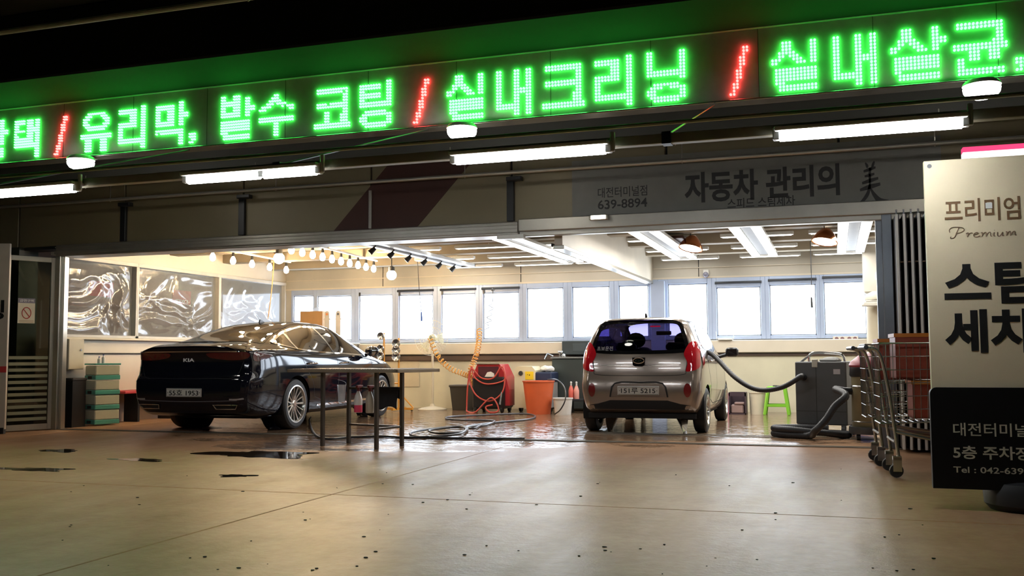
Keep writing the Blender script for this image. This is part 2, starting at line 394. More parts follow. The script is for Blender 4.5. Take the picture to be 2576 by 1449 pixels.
# service duct under the sills
tag(B().box(-9.9, -4.72, BY-0.12, BY-0.012, 1.02, 1.235, 0.01).obj('cable_duct', M_CREAM, wb, smooth=0), 'long cream duct under the left sills')
tag(B().box(-2.7, 0.55, BY-0.12, BY-0.012, 1.02, 1.235, 0.01).obj('cable_duct', M_CREAM, wb, smooth=0), 'cream duct under the right sills')
B().box(LX, -4.2, BY-0.07, BY-0.012, 0.90, 1.0, 0.01).box(-2.7, RX, BY-0.05, BY-0.012, 0.96, 1.0, 0.006).obj('dark_rail', mat('pipe_brown', (0.10, 0.065, 0.05), 0.5), wb, smooth=0)
B().box(-9.2, -7.6, BY-0.03, BY-0.012, 0.40, 0.92, 0.004).obj('wall_board', mat('board_cream', (0.64, 0.57, 0.42), 0.5), wb, smooth=0)

# ---- back windows
M_PANE = emat('bright_daylight_pane', (0.78, 0.88, 1.0), L_WINDOW)
wins = [(-10.38,-9.92), (-9.83,-9.07), (-8.90,-8.18), (-8.04,-7.32), (-7.14,-6.45), (-6.29,-5.58), (-5.42,-4.72), (-4.55,-3.85), (-3.68,-3.14), (-2.79,-2.10), (-1.94,-1.19), (-1.04,-0.28), (-0.15,0.52)]
tops = [2.22, 2.20, 2.20, 2.18, 2.18, 2.18, 2.24, 2.24, 2.24, 2.24, 2.16, 2.18, 2.20]
struct(B().box(LX, wins[0][0]-0.05, BY, BY+0.25, 1.25, 2.30).box(0.57, RX+0.2, BY, BY+0.25, 1.25, 2.30).obj('wall_back_ends', M_WALLB, smooth=0))
for i, ((a, b), t) in enumerate(zip(wins, tops)):
    l = wins[i-1][1] if i else a-0.05; r = wins[i+1][0] if i < len(wins)-1 else b+0.05
    xa = (a+l)/2 if i else l; xb = (b+r)/2 if i < len(wins)-1 else r
    bot = 1.31 if i else 1.70
    f = B()
    f.box(xa, a, BY-0.03, BY+0.08, 1.25, 2.33, 0.006).box(b, xb, BY-0.03, BY+0.08, 1.25, 2.33, 0.006)
    f.box(a, b, BY-0.03, BY+0.08, 1.25, bot, 0.004).box(a, b, BY-0.03, BY+0.08, t, 2.33, 0.004)
    w = struct(f.obj('window_%d' % (i+1), M_FRAME, smooth=0))
    s_ = 0.018
    B().box(a, a+s_, BY-0.012, BY+0.03, bot, t).box(b-s_, b, BY-0.012, BY+0.03, bot, t).box(a, b, BY-0.012, BY+0.03, bot, bot+s_).box(a, b, BY-0.012, BY+0.03, t-s_, t).obj('sash', mat('sash_grey', (0.30, 0.34, 0.40), 0.4), w, smooth=0)
    B().box(a+s_, b-s_, BY+0.012, BY+0.02, bot+s_, t-s_).obj('pane', M_PANE, w, smooth=0)
    if i in (3, 4, 5, 10, 11, 12):
        B().cyl((a-0.02, BY-0.05, t+0.075), (b+0.02, BY-0.05, t+0.075), 0.022, n=8).box(a-0.02, b+0.02, BY-0.05, BY-0.03, t+0.06, t+0.10).obj('blind_roller', mat('blind_dark', (0.04, 0.045, 0.055), 0.4), w)
    if i in (2, 3, 4, 5):
        B().cyl((a+0.02, BY-0.04, t+0.02), (a+0.13, BY-0.04, bot+0.05), 0.004, n=5).box(a+0.005, a+0.035, BY-0.05, BY-0.03, t-0.02, t+0.05).obj('stay_rod', M_BLACK, w)

# ---- left wall with vinyl-covered windows
wl = struct(B().box(LX-0.15, LX, FY+0.30, BY, 0, 1.29).box(LX-0.15, LX, FY+0.30, BY, 2.47, CZ).obj('wall_left', M_CREAM, smooth=0))
B().box(LX, LX+0.012, FY+0.30, BY, 0, 0.44).obj('kick_board', mat('kick_board_taupe', (0.36, 0.27, 0.22), 0.5), wl, smooth=0)
B().box(LX, LX+0.03, FY+0.35, BY, 1.045, 1.06).obj('ledge_strip', M_DARK, wl, smooth=0)
B().box(LX, LX+0.10, FY+0.32, BY, 1.255, 1.29, 0.006).obj('window_ledge', mat('ledge_cream', (0.70, 0.64, 0.48), 0.4), wl, smooth=0)
def vinyl_mat():
    m = bpy.data.materials.new('crinkled_clear_vinyl'); m.use_nodes = True; N = m.node_tree.nodes; L = m.node_tree.links
    N.remove(N['Principled BSDF']); t = N.new('ShaderNodeBsdfTransparent'); t.inputs['Color'].default_value = (0.80, 0.80, 0.80, 1)
    g = N.new('ShaderNodeBsdfGlossy'); g.inputs['Roughness'].default_value = 0.14
    lw = N.new('ShaderNodeLayerWeight'); lw.inputs['Blend'].default_value = 0.5
    pw = N.new('ShaderNodeMath'); pw.operation = 'POWER'; pw.inputs[1].default_value = 2.2; L.new(lw.outputs['Facing'], pw.inputs[0])
    ad = N.new('ShaderNodeMath'); ad.operation = 'MULTIPLY_ADD'; ad.inputs[1].default_value = 0.6; ad.inputs[2].default_value = 0.10; ad.use_clamp = True
    L.new(pw.outputs[0], ad.inputs[0]); mx = N.new('ShaderNodeMixShader'); L.new(ad.outputs[0], mx.inputs[0]); L.new(t.outputs[0], mx.inputs[1]); L.new(g.outputs[0], mx.inputs[2])
    d = N.new('ShaderNodeBsdfDiffuse'); d.inputs['Color'].default_value = (0.75, 0.80, 0.82, 1)
    m2 = N.new('ShaderNodeMixShader'); m2.inputs[0].default_value = 0.22; L.new(mx.outputs[0], m2.inputs[1]); L.new(d.outputs[0], m2.inputs[2])
    L.new(m2.outputs[0], N['Material Output'].inputs['Surface']); MATS['vinyl'] = m; return m
M_VINYL = vinyl_mat()
def vinyl(y0, y1, z0, z1, seed, parent, flat=0.0):
    ny, nz = 90, 64; vs = []; fs = []
    for j in range(nz+1):
        for i in range(ny+1):
            u, v = i/ny, j/nz; y = y0+(y1-y0)*u; z = z0+(z1-z0)*v
            lim = min(u, 1-u, v, 1-v)*9; lim = min(1, lim)
            amt = (1-flat*v)*(0.25+0.75*min(1, 1.8*(1-v)))
            p = Vector((y*0.9+seed*7.3, z*1.3, seed*3.1))
            wp = Vector((p.x+0.7*mnoise.noise(p*1.3), p.y+0.7*mnoise.noise(p*1.3+Vector((9, 0, 0))), p.z))
            r = 1-abs(mnoise.noise(wp*1.25)); r2 = 1-abs(mnoise.noise(wp*2.6+Vector((3, 5, 0))))
            d = 0.085*r*r*r+0.04*r2*r2+0.02*mnoise.noise(wp*6)
            vs.append((LX-0.05+lim*amt*(d-0.05)*1.25, y, z))
    for j in range(nz):
        for i in range(ny): a = j*(ny+1)+i; fs.append((a, a+1, a+ny+2, a+ny+1))
    b = B(); b.add(vs, fs); return b.obj('vinyl_sheet', M_VINYL, parent, smooth=180, fix=False)
for i, (y0, y1) in enumerate(((FY+0.33, 12.79), (12.79, 14.98), (14.98, 17.20))):
    f = B(); w_ = 0.035
    f.box(LX-0.10, LX+0.03, y0, y0+w_, 1.29, 2.47, 0.004).box(LX-0.10, LX+0.03, y1-w_, y1, 1.29, 2.47, 0.004)
    f.box(LX-0.10, LX+0.03, y0, y1, 1.29, 1.33, 0.004).box(LX-0.10, LX+0.04, y0, y1, 2.43, 2.49, 0.004)
    w = struct(f.obj('window_%d' % (14+i), mat('frame_ivory', (0.62, 0.60, 0.54), 0.35), smooth=0))
    vinyl(y0+w_, y1-w_, 1.33, 2.43, i+1, w)
# the small room behind the vinyl
M_ROOM = mat('room_brown_wall', (0.20, 0.13, 0.095), 0.7, var=0.25, scale=1.0)
struct(B().box(LX-1.6, LX-1.5, FY+0.3, BY, 0, CZ).obj('wall_side_room', M_ROOM, smooth=0))
for (y, z, w, h, lb) in ((11.9, 2.2, 0.55, 0.28, 'dark red poster behind the first vinyl window'), (13.7, 2.18, 0.6, 0.26, 'dark red poster behind the middle vinyl window'), (15.9, 2.16, 0.55, 0.26, 'dark red poster behind the last vinyl window')):
    p = thing('wall_poster', lb, 'poster', (LX-1.5, y, z))
    B().box(0, 0.012, -w/2, w/2, -h/2, h/2).obj('board', mat('poster_red', (0.42, 0.03, 0.03), 0.5), p, smooth=0)
    if y > 15: lettering('print', 'SERVICE', w*0.7, 0.07, M_WHITE, p, (0.012, 0, -h/2+0.05), (0, 1, 0))

# right side: wall and round column
struct(B().box(RX, RX+0.2, FY+0.3, BY, 0, CZ).obj('wall_right', M_WALLB, smooth=0))
struct(B().box(0.60, 0.95, FY+0.02, FY+0.30, 0, HEAD).obj('wall_front_stub', M_DARK, smooth=0))
c_ = ony(2208, 800, 16.2)
struct(B().lathe([(0.17, 0), (0.17, 1.93)], 28, o=(c_.x, 16.2, 0)).obj('trim_15', mat('column_beige', (0.56, 0.50, 0.36), 0.5), smooth=60))
struct(B().box(c_.x-0.2, c_.x+0.25, 16.0, 16.4, 1.93, CZ, 0.02).obj('trim_16', M_WALLB, smooth=0))

# ---- shop ceiling: joists and the hanging divider between the bays
for k, Y in enumerate((12.2, 13.7, 15.2, 16.7)):
    struct(B().box(LX, RX, Y-0.12, Y+0.12, CZ-0.16, CZ, 0.01).obj('trim_%d' % (17+k), M_CEIL, smooth=0))
dv = struct(B().box(-3.16, -3.06, FY+0.30, BY, 2.30, CZ, 0.004).obj('wall_divider', M_CREAM, smooth=0))
B().box(-3.18, -3.04, FY+0.30, BY, 2.255, 2.30, 0.006).obj('divider_edge', M_ALU, dv, smooth=0)
B().box(-3.20, -3.18, FY+0.30, BY, 2.29, 2.325).obj('divider_groove', M_DARK, dv, smooth=0)
struct(B().box(-3.09, -2.84, BY-0.10, BY+0.0, 0, 2.30, 0.006).obj('trim_21', M_FRAME, smooth=0))
struct(B().box(-2.42, -1.98, 13.6, 15.4, CZ-0.24, CZ-0.20, 0.004).obj('trim_22', M_RED, smooth=0))
# ------------------------------------------------------------------ LED sign
def rows(n=16): return [set() for _ in range(n)]
def R(a, b): return range(a, b+1)
def glyph(spec, off=0):
    """spec: list of (rows, cols) -> set of (col, row)"""
    out = set()
    for rr, cc in spec:
        for r in (rr if hasattr(rr, '__iter__') else [rr]):
            for c in (cc if hasattr(cc, '__iter__') else [cc]): out.add((c, r+off))
    return out
ieung = [(10, R(2, 9)), (11, R(1, 11)), ((12, 13), (0, 1, 2, 10, 11)), (14, R(1, 11)), (15, R(2, 9))]
siot = [(R(0, 2), (3, 4, 5)), (3, R(2, 6)), (4, (2, 3, 5, 6, 7)), (5, (0, 1, 2, 6, 7, 8)), (6, (0, 1, 7, 8, 9))]
rieulb = [(R(8, 11), R(1, 12)), (12, (1, 2, 3)), (13, R(2, 12)), (14, R(2, 12))]
G = {
 'gwang': glyph([((1, 2), R(0, 6)), ((3, 4), (5, 6)), ((5, 6), (3, 4)), ((7, 8), R(0, 8)), (R(0, 9), (10, 11)), ((4, 5), (12, 13))]+ieung),
 'taek': glyph([((0, 1), R(0, 4)), ((2, 3), (0, 1)), (4, R(0, 4)), (5, 0), (6, (0, 1)), (R(7, 8), R(0, 8)), (R(0, 8), (6, 7, 8)), (R(0, 14), (10, 11)), ((3, 4), 9), ((9, 10), R(0, 11))], 1),
 'slash': glyph([((0, 1), (4, 5)), (2, 4), (R(3, 5), (3, 4)), (6, 3), (R(7, 9), (2, 3)), (10, 2), ((11, 12), (1, 2)), (13, 1), (14, (0, 1))], 1),
 'yu': glyph([(0, R(3, 10)), (1, (2, 3, 4, 9, 10, 11)), (2, (1, 2, 3, 10, 11, 12)), (3, (1, 2, 11, 12)), (4, (1, 2, 3, 10, 11, 12)), (5, R(2, 11)), (6, R(3, 10)), ((8, 9), R(0, 13)), (R(10, 14), (2, 3, 4, 9, 10, 11))], 1),
 'ri': glyph([((0, 1), R(0, 7)), (R(2, 4), (5, 6, 7)), ((5, 6), R(0, 7)), (R(7, 10), (0, 1)), ((11, 12), R(0, 11)), (R(-1, 14), (10, 11))], 1),
 'mak': glyph([((0, 1), R(0, 7)), (R(2, 5), (0, 1, 5, 6, 7)), ((6, 7), R(0, 7)), (R(-1, 7), (10, 11)), ((3, 4), (12, 13)), (9, R(0, 11)), (10, [0]+list(R(2, 11))), (R(11, 14), (10, 11))], 1),
 'comma': glyph([((12, 13), (0, 1, 2)), (14, (1, 2)), (15, (0, 1))]),
 'bal': glyph([(R(0, 7), (0, 1, 5, 6, 7)), ((2, 3, 6, 7), R(0, 7)), (R(1, 7), (10, 11)), ((4, 5), (12, 13)), (R(9, 12), R(0, 11)), (13, (0, 1, 2)), ((14, 15), R(1, 11))]),
 'su': glyph([(0, (6, 7)), (1, (5, 6, 7)), (2, (4, 5, 6, 7, 8)), (3, (3, 4, 5, 7, 8, 9, 10)), (4, (1, 2, 3, 4, 9, 11, 12, 13)), (5, (0, 1, 2, 12, 13)), ((8, 9), R(0, 13)), (R(10, 14), (6, 7))], 1),
 'ko': glyph([((0, 1), R(1, 12)), (R(2, 4), (11, 12)), ((5, 6), R(1, 12)), ((7, 8), (11, 12)), (R(9, 11), (10, 11, 12)), (R(8, 11), (4, 5)), ((12, 13), R(0, 13))], 1) - {(11, 2), (5, 6)},
 'ting': glyph([((0, 1, 3, 4), R(0, 7)), ((2, 5), (0, 1)), ((6, 7), R(0, 11)), (R(-1, 7), (10, 11))], 1) | glyph(ieung),
 'sil': glyph(siot+[(R(0, 6), (11, 12))]+rieulb, 1),
 'nae': glyph([(R(0, 12), (0, 1)), ((11, 12), R(0, 6)), (R(0, 14), (6, 7, 10, 11)), ((6, 7), (8, 9))], 1),
 'keu': glyph([((0, 1), R(1, 12)), (R(2, 4), (11, 12)), ((5, 6), R(1, 12)), ((7, 8), (11, 12)), (R(9, 11), (10, 11, 12)), ((12, 13), R(0, 13))], 1),
 'ning': glyph([(R(0, 7), (0, 1)), ((6, 7), R(0, 11)), (R(0, 8), (10, 11))]+ieung) - {(5, 11), (6, 11)},
 'sal': glyph(siot+[(R(0, 6), (11, 12)), ((3, 4), (13, 14))]+rieulb, 1) - {(3, 13)},
 'gyun': glyph([((0, 1), R(1, 12)), (R(2, 4), (11, 12)), (5, (10, 11, 12)), ((6, 7), R(0, 13)), (R(8, 10), (4, 5, 6, 9, 10, 11)), (R(10, 12), (1, 2)), ((13, 14), R(1, 12))], 1) - {(10, 15)},
}
text = [('gwang', -48), ('taek', 39.6), ('slash', 140), ('yu', 206.5), ('ri', 301), ('mak', 394.6), ('comma', 478.6), ('bal', 558.5), ('su', 654), ('ko', 793), ('ting', 907), ('slash', 1041.7),
        ('sil', 1126), ('nae', 1251), ('keu', 1366.7), ('ri', 1499), ('ning', 1630), ('slash', 1837), ('sil', 1943.7), ('nae', 2099.5), ('sal', 2243.5), ('gyun', 2401.5), ('comma', 2556.6)]
PT = 0.0312
zlow = ony(1581.8, 260.6, SY).z              # lowest LED row
M_LEDG = emat('led_green_light', (0.047, 1.0, 0.085), L_LED)
M_LEDR = emat('led_red_light', (1.0, 0.05, 0.045), L_LED)
for m_ in (M_LEDG, M_LEDR): m_.cycles.emission_sampling = 'NONE'
sgn = thing('led_sign', 'long LED display board with glowing green Korean letters above both bays', 'sign', (-4.5, SY, zlow-0.10))
X0, X1 = -10.6, 2.4; zb, zt = 0.045, 16*PT+0.20
B().box(X0+4.5, X1+4.5, 0.012, 0.16, zb, zt, 0.004).obj('display_panel', mat('led_panel_dark', (0.38, 0.39, 0.35), 0.6, var=0.12, scale=9, spec=0.2), sgn, smooth=0)
M_SFR = mat('sign_edge_metal', (0.55, 0.55, 0.52), 0.22, 0.9)
B().box(X0+4.5, X1+4.5, -0.03, 0.17, zb-0.018, zb, 0.004).obj('bottom_rail', M_SFR, sgn, smooth=0)
B().box(X0+4.5, X1+4.5, -0.02, 0.17, zt, zt+0.03, 0.006).obj('top_rail', mat('sign_top_grey', (0.2, 0.2, 0.18), 0.5), sgn, smooth=0)
for k in range(14):
    x = X0+4.5+k*1.0
    B().box(x, x+0.004, 0.010, 0.012, zb, zt).obj('module_seam', M_DARK, sgn, smooth=0)
for k in range(7):
    x = X0+4.8+k*2.0
    B().box(x, x+0.07, 0.06, 0.14, zt+0.03, 4.0-zlow+0.10).box(x-0.05, x+0.12, 0.03, 0.17, zt+0.03, zt+0.09).obj('hanger_bracket', M_BEAM, sgn, smooth=0)
dot = [(0.0117*math.cos(2*PI*k/8), 0.0117*math.sin(2*PI*k/8)) for k in range(8)]
for g, x in text:
    xx = ony(x, 290-(x-500)*0.083, SY).x+4.5
    b = B()
    for c, r in sorted(G[g]):
        cx, cz = xx+c*PT, 0.10+(15-r)*PT
        vs = [(cx+dx*s_, y, cz+dz*s_) for s_, y in ((0.95, 0.012), (1, -0.006), (0.62, -0.016)) for dx, dz in dot]+[(cx, -0.019, cz)]
        fs = [(i, (i+1) % 8, 8+(i+1) % 8, 8+i) for i in range(8)]+[(8+i, 8+(i+1) % 8, 16+(i+1) % 8, 16+i) for i in range(8)]+[(16+i, 16+(i+1) % 8, 24) for i in range(8)]
        b.add(vs, fs)
    red = g == 'slash'
    o = b.obj('led_slash' if red else ('led_comma' if g == 'comma' else 'led_letter'), M_LEDR if red else M_LEDG, sgn, smooth=0)
    o['kind'] = 'stuff'; o['label'] = 'red LED slash between words' if red else 'green LED letter of the display'

# ------------------------------------------------------------------ garage raceway with hanging fluorescent tubes
def depth_for(x0, y0, x1, y1, L): a = ony(x0, y0, 10); b = ony(x1, y1, 10); return 10*L/(b.x-a.x)
TY = 6.15
tube_px = [(-190, 497, 192, 470), (472, 452, 800, 428), (1145, 408, 1528, 378), (1957, 346, 2425, 308)]
tz = sum(ony((a+c)/2, (b+d)/2, TY).z for a, b, c, d in tube_px)/4
M_RACE = mat('raceway_beige_steel', (0.34, 0.31, 0.22), 0.45, 0.3, var=0.12)
M_TUBE = emat('fluorescent_tube_light', (0.90, 0.94, 1.0), L_TUBE)
def raceway(Y, label, spans, labels, twin):
    rw = thing('lighting_raceway', label, 'raceway', (-4, Y+0.10, tz+0.07))
    B().box(-9, 7, -0.035, 0.035, -0.045, 0.02, 0.004).obj('channel', M_RACE, rw, smooth=0)
    B().cyl((-9, 0.02, 0.10), (7, 0.02, 0.10), 0.014, n=8).obj('conduit', M_ALUD, rw)
    for k in range(6):
        X = -8.6+k*2.9
        (B().tube([(X, 0.02, 0.02), (X, SY-TY-0.12, zlow-0.09-tz-0.07)], 0.007, 6) if Y > 0 else B().cyl((X, 0, 0.02), (X, 0, GC-tz-0.07), 0.006, n=6)).box(X-0.03, X+0.03, -0.045, 0.045, -0.05, 0.03).obj('hanger_rod', M_BLACK, rw)
    for i, (x0, x1) in enumerate(spans):
        cx = (x0+x1)/2; hl = (x1-x0)/2
        t = thing('tube_lamp', labels[i], 'lamp', (cx, Y, tz), 0, 'fluorescent lamps on the garage raceways')
        B().box(-hl-0.02, hl+0.02, -0.075, 0.0655, 0.022, 0.05, 0.006).obj('batten', mat('batten_white', (0.7, 0.7, 0.66), 0.4), t, smooth=0)
        for s_ in (-1, 1): B().box(s_*(hl-0.012), s_*(hl+0.03), -0.03, 0.03, -0.025, 0.05, 0.005).obj('socket', M_WHITE, t, smooth=0)
        segs = [(-hl+0.012, 0.02+hl*0.15-0.03), (0.02+hl*0.15+0.01, hl-0.012)] if twin == i else [(-hl+0.012, hl-0.012)]
        for s0, s1 in segs: B().cyl((s0, 0, -0.008), (s1, 0, -0.008), 0.027, n=12).obj('tube', M_TUBE, t)  # drawn thicker than a bare tube, its bloom put into the shape
        if twin == i: B().box(hl*0.15-0.012, hl*0.15+0.03, -0.025, 0.025, -0.022, 0.03).obj('socket', M_WHITE, t, smooth=0)
        B().box(hl+0.02, hl+0.05, -0.012, 0.012, -0.02, 0.11, 0.004).obj('end_clip', M_WHITE, t, smooth=0)
raceway(TY, 'long beige steel cable raceway carrying the fluorescent tubes under the sign', [(ony(a, b, TY).x, ony(c, d, TY).x) for a, b, c, d in tube_px],
        ['fluorescent batten lamp at the left edge of the picture', 'fluorescent batten lamp with two short tubes left of centre', 'fluorescent batten lamp near the middle under the sign', 'fluorescent batten lamp on the right beside the pale sign board'], 1)
# pipes and conduits behind, seen between sign and fascia
for i, (X0_, X1_, Y, z, r, lb) in enumerate(((-15, 5, 9.9, 3.18, 0.035, 'upper steel pipe running along the shop front'), (-15, 5, 10.35, 3.06, 0.022, 'thin lower conduit along the top of the fascia'), (-15, 5, 5.97, 3.60, 0.022, 'pale conduit under the garage ceiling nearest the camera'))):
    p = thing('ceiling_pipe', lb, 'pipe', (X0_, Y, z))
    m_ = mat('pipe_pale', (0.42, 0.44, 0.38), 0.5, 0.2) if i == 2 else M_ALUD
    B().cyl((0, 0, 0), (X1_-X0_, 0, 0), r, n=10).obj('pipe', m_, p)
    for k in range(8):
        x = 1+k*2.5
        B().tube([(x, 0, -r*1.25), (x, r*1.25, 0), (x, 0, r*1.25), (x, -r*1.25, 0)], 0.006, 5, closed=True).cyl((x, 0, r), (x, 0, (GC if i == 2 else 3.3)-z), 0.006, n=5).obj('pipe_clamp', M_ALUD, p)
# round floodlights
fl_l = ['round white floodlight above the left lamp under the sign', 'round white floodlight below the middle of the sign', 'round white floodlight at the right end under the sign']
M_FLD = emat('floodlight_light', (1.0, 0.96, 0.88), L_FLOOD)
for i, (x, y) in enumerate(((203, 415), (1162, 337), (2470, 232))):
    p = ony(x, y, 8.85)
    t = thing('floodlight', fl_l[i], 'lamp', (p.x, 8.85, p.z), 0, 'floodlights hung under the sign')
    B().lathe([(0.0, 0.115), (0.08, 0.11), (0.13, 0.095), (0.15, 0.07), (0.152, 0.055), (0.13, 0.055)], 24).obj('housing', mat('flood_housing', (0.5, 0.5, 0.48), 0.4), t)
    B().lathe([(0.135, 0.055), (0.148, 0.03), (0.142, 0.0), (0.12, -0.03), (0.07, -0.052), (0.0, -0.058)], 24).obj('lens', M_FLD, t)
    B().box(-0.02, 0.02, -0.02, 0.25, 0.105, 0.125, 0.004).obj('arm', M_ALUD, t, smooth=0)

# ------------------------------------------------------------------ shop banner on the fascia
bn = thing('fascia_banner', 'grey shop banner with dark Korean lettering above the right bay', 'banner', (-2.85, FY-0.012, 2.58))
B().box(0, 3.95, -0.006, 0.004, -0.03, 0.66).obj('sheet', mat('banner_grey', (0.17, 0.165, 0.14), 0.5, var=0.15), bn, smooth=0)
M_INK = mat('dark_ink', (0.018, 0.017, 0.016), 0.6)
def bpx(x, y): p = ony(x, y, FY-0.02); return (p.x+2.85, -0.006, p.z-2.58)
def onban(name, body, xa, xb, yc_a, yc_b, hp, bold):
    a, b = bpx(xa, yc_a), bpx(xb, yc_b); d = hp/FPX*10.75
    return lettering(name, body, b[0]-a[0], d, M_INK, bn, ((a[0]+b[0])/2, -0.006, (a[2]+b[2])/2), bold=bold, thick=0.003)
onban('lettering', '자동차 관리의', 1722, 2112, 480, 444, 78, 0.03)
onban('lettering', '대전터미널점', 1504, 1628, 486, 478, 27, 0.004)
onban('lettering', '639-8894', 1504, 1628, 515, 509, 24, 0.012)
onban('lettering', '스피드 스팀세차', 1830, 2000, 513, 504, 26, 0.006)
# brush-painted character
def brush(strokes, o, sx, sz):
    b = B()
    for st in strokes:
        pts = smoothpath([(x, 0, z) for x, z, _ in st], 6); ws = smoothpath([(w, 0, 0) for _, _, w in st], 6)
        vs = []; n = len(pts)
        for i in range(n):
            t = pts[min(i+1, n-1)]-pts[max(i-1, 0)]; nn = Vector((-t.z, 0, t.x)).normalized(); w = ws[i].x/2
            for s_ in (1, -1):
                q = pts[i]+nn*(w*s_); vs.append((o[0]+q.x*sx, o[1], o[2]+q.z*sz)); vs.append((o[0]+q.x*sx, o[1]-0.003, o[2]+q.z*sz))
        fs = []
        for i in range(n-1):
            a = 4*i; c = a+4
            fs += [(a+1, a+3, c+3, c+1), (a, c, c+2, a+2), (a, a+1, c+1, c), (a+2, c+2, c+3, a+3)]
        fs += [(0, 2, 3, 1), (4*n-4, 4*n-3, 4*n-1, 4*n-2)]
        b.add(vs, fs)
    return b
mei = [[(-0.18, 0.98, 0.04), (-0.10, 0.90, 0.10), (-0.08, 0.86, 0.05)], [(0.22, 1.0, 0.05), (0.15, 0.92, 0.10), (0.08, 0.84, 0.04)],
       [(-0.26, 0.78, 0.05), (0.0, 0.82, 0.08), (0.26, 0.86, 0.05)], [(-0.22, 0.66, 0.05), (0.0, 0.68, 0.07), (0.2, 0.71, 0.05)],
       [(-0.34, 0.50, 0.06), (0.0, 0.55, 0.09), (0.36, 0.60, 0.06)], [(0.02, 0.86, 0.09), (0.0, 0.65, 0.10), (0.0, 0.46, 0.08)],
       [(-0.44, 0.34, 0.06), (-0.05, 0.40, 0.11), (0.44, 0.46, 0.07)], [(0.0, 0.46, 0.10), (-0.10, 0.26, 0.12), (-0.34, 0.08, 0.09), (-0.58, 0.0, 0.03)],
       [(0.02, 0.36, 0.06), (0.18, 0.20, 0.12), (0.42, 0.05, 0.16), (0.78, 0.06, 0.03)]]
pa = bpx(2186, 460); d_ = 102/FPX*10.75
brush(mei, (pa[0]+0.01, -0.006, pa[2]-d_/2), 0.23, d_).obj('brush_character', M_INK, bn, smooth=0)
p = ony(1506, 547, FY-0.15)
t = thing('spot_lamp', 'small bright spotlight on the lintel under the grey banner', 'lamp', (p.x, FY-0.14, p.z))
B().box(-0.11, 0.11, -0.03, 0.045, -0.03, 0.03, 0.01).obj('housing', M_ALU, t, smooth=0)
B().box(-0.085, 0.085, -0.036, -0.03, -0.022, 0.022, 0.004).obj('lens', emat('spot_light', (1.0, 0.93, 0.75), 6.0), t, smooth=0)

# ------------------------------------------------------------------ standing banner sign on the right
PB = 6.72
def sgp(x, y): p = ony(x, y, PB); return p.x, p.z
xl, zt_ = sgp(2322, 407); _, zm = sgp(2345, 974); _, z0 = sgp(2357, 1226)
st = thing('standing_sign', 'tall beige sign board with black Korean letters and a black lower panel', 'sign', (xl+0.42, PB, 0))
w2 = 0.42
M_BGE = mat('sign_beige_sheet', (0.78, 0.66, 0.44), 0.55, var=0.07, scale=3, bump=0.02, bscale=4)
B().box(-w2, w2, -0.02, 0.03, zm-0.02, zt_, 0.004).obj('upper_board', M_BGE, st, smooth=0)
lo = [(-w2+0.03*(1-math.cos(a)) if False else -w2+0.04-0.04*math.sin(a), zm-0.04+0.04*math.cos(a)) for a in [PI/2*k/5 for k in range(6)]]
poly = [(-w2-0.012+(0.04-0.04*math.sin(PI/2*k/6)), zm-0.04+0.04*math.cos(PI/2*k/6)) for k in range(6, -1, -1)]
poly = poly+[(-x_, z_) for x_, z_ in poly[::-1]]+[(w2+0.012, z0), (-w2-0.012, z0)]
B().prism(poly, -0.045, 0.04, 'y').obj('lower_panel', mat('sign_black_sheet', (0.006, 0.006, 0.007), 0.5, var=0.1, spec=0.2), st, smooth=0)
def ons(name, body, xa, xb, ya, yb, m_, bold=0.02, y=-0.02, shear=0.0):
    a, za = sgp(xa, ya); b, zb_ = sgp(xb, yb); ox = xl+0.42
    return lettering(name, body, b-a, abs(za-zb_), m_, st, ((a+b)/2-ox, y, (za+zb_)/2), bold=bold, thick=0.003, shear=shear)
M_GOLD = mat('bronze_print', (0.20, 0.11, 0.05), 0.45, 0.2)
M_INK2 = mat('black_print', (0.008, 0.008, 0.008), 0.5)
ons('lettering', '프리미엄', 2374, 2566, 504, 553, M_GOLD, 0.012)
# light mark and dark mark inside one letter block
a, z_ = sgp(2483, 517)
B().box(a-xl-0.42-0.012, a-xl-0.42+0.026, -0.026, -0.02, z_-0.022, z_+0.014).obj('glossy_mark', M_WHITE, st, smooth=0)
def stroke_text(paths, x0, z0, sx, sz, r, m_, name, parent, y):
    b = B()
    for p_ in paths:
        q = smoothpath([(x0+u*sx, y, z0+v*sz) for u, v in p_], 5)
        n = len(q); b.tube(q, r, 5)
    return b.obj(name, m_, parent)
script = [[(0.02,0.55),(0.0,0.75),(0.10,0.95),(0.30,1.0),(0.62,0.92),(0.70,0.70),(0.5,0.5),(0.30,0.48)], [(0.46,0.95),(0.34,0.5),(0.22,0.1),(0.05,0.05),(0.06,0.18)],
          [(0.78,0.40),(0.90,0.45),(0.85,0.10),(0.90,0.35),(1.05,0.45),(1.10,0.38)], [(1.12,0.25),(1.35,0.35),(1.30,0.46),(1.16,0.35),(1.16,0.14),(1.3,0.08),(1.45,0.18)],
          [(1.5,0.42),(1.56,0.40),(1.52,0.08),(1.58,0.32),(1.72,0.44),(1.72,0.08),(1.78,0.32),(1.92,0.44),(1.93,0.14),(2.0,0.1)],
          [(2.1,0.42),(2.08,0.12),(2.16,0.10)], [(2.12,0.58),(2.13,0.60)], [(2.26,0.42),(2.25,0.14),(2.36,0.08),(2.50,0.40),(2.48,0.12),(2.56,0.10)],
          [(2.64,0.42),(2.70,0.40),(2.66,0.08),(2.72,0.32),(2.85,0.44),(2.85,0.08),(2.92,0.32),(3.05,0.44),(3.06,0.14),(3.14,0.1)]]
a, za = sgp(2388, 602); b_, zb_ = sgp(2555, 566)
stroke_text(script, a-xl-0.42, za, (b_-a)/3.14, zb_-za, 0.0026, M_GOLD, 'script_lettering', st, -0.0215)
ons('lettering', '스팀', 2372, 2607, 660, 762, M_INK2, 0.035)
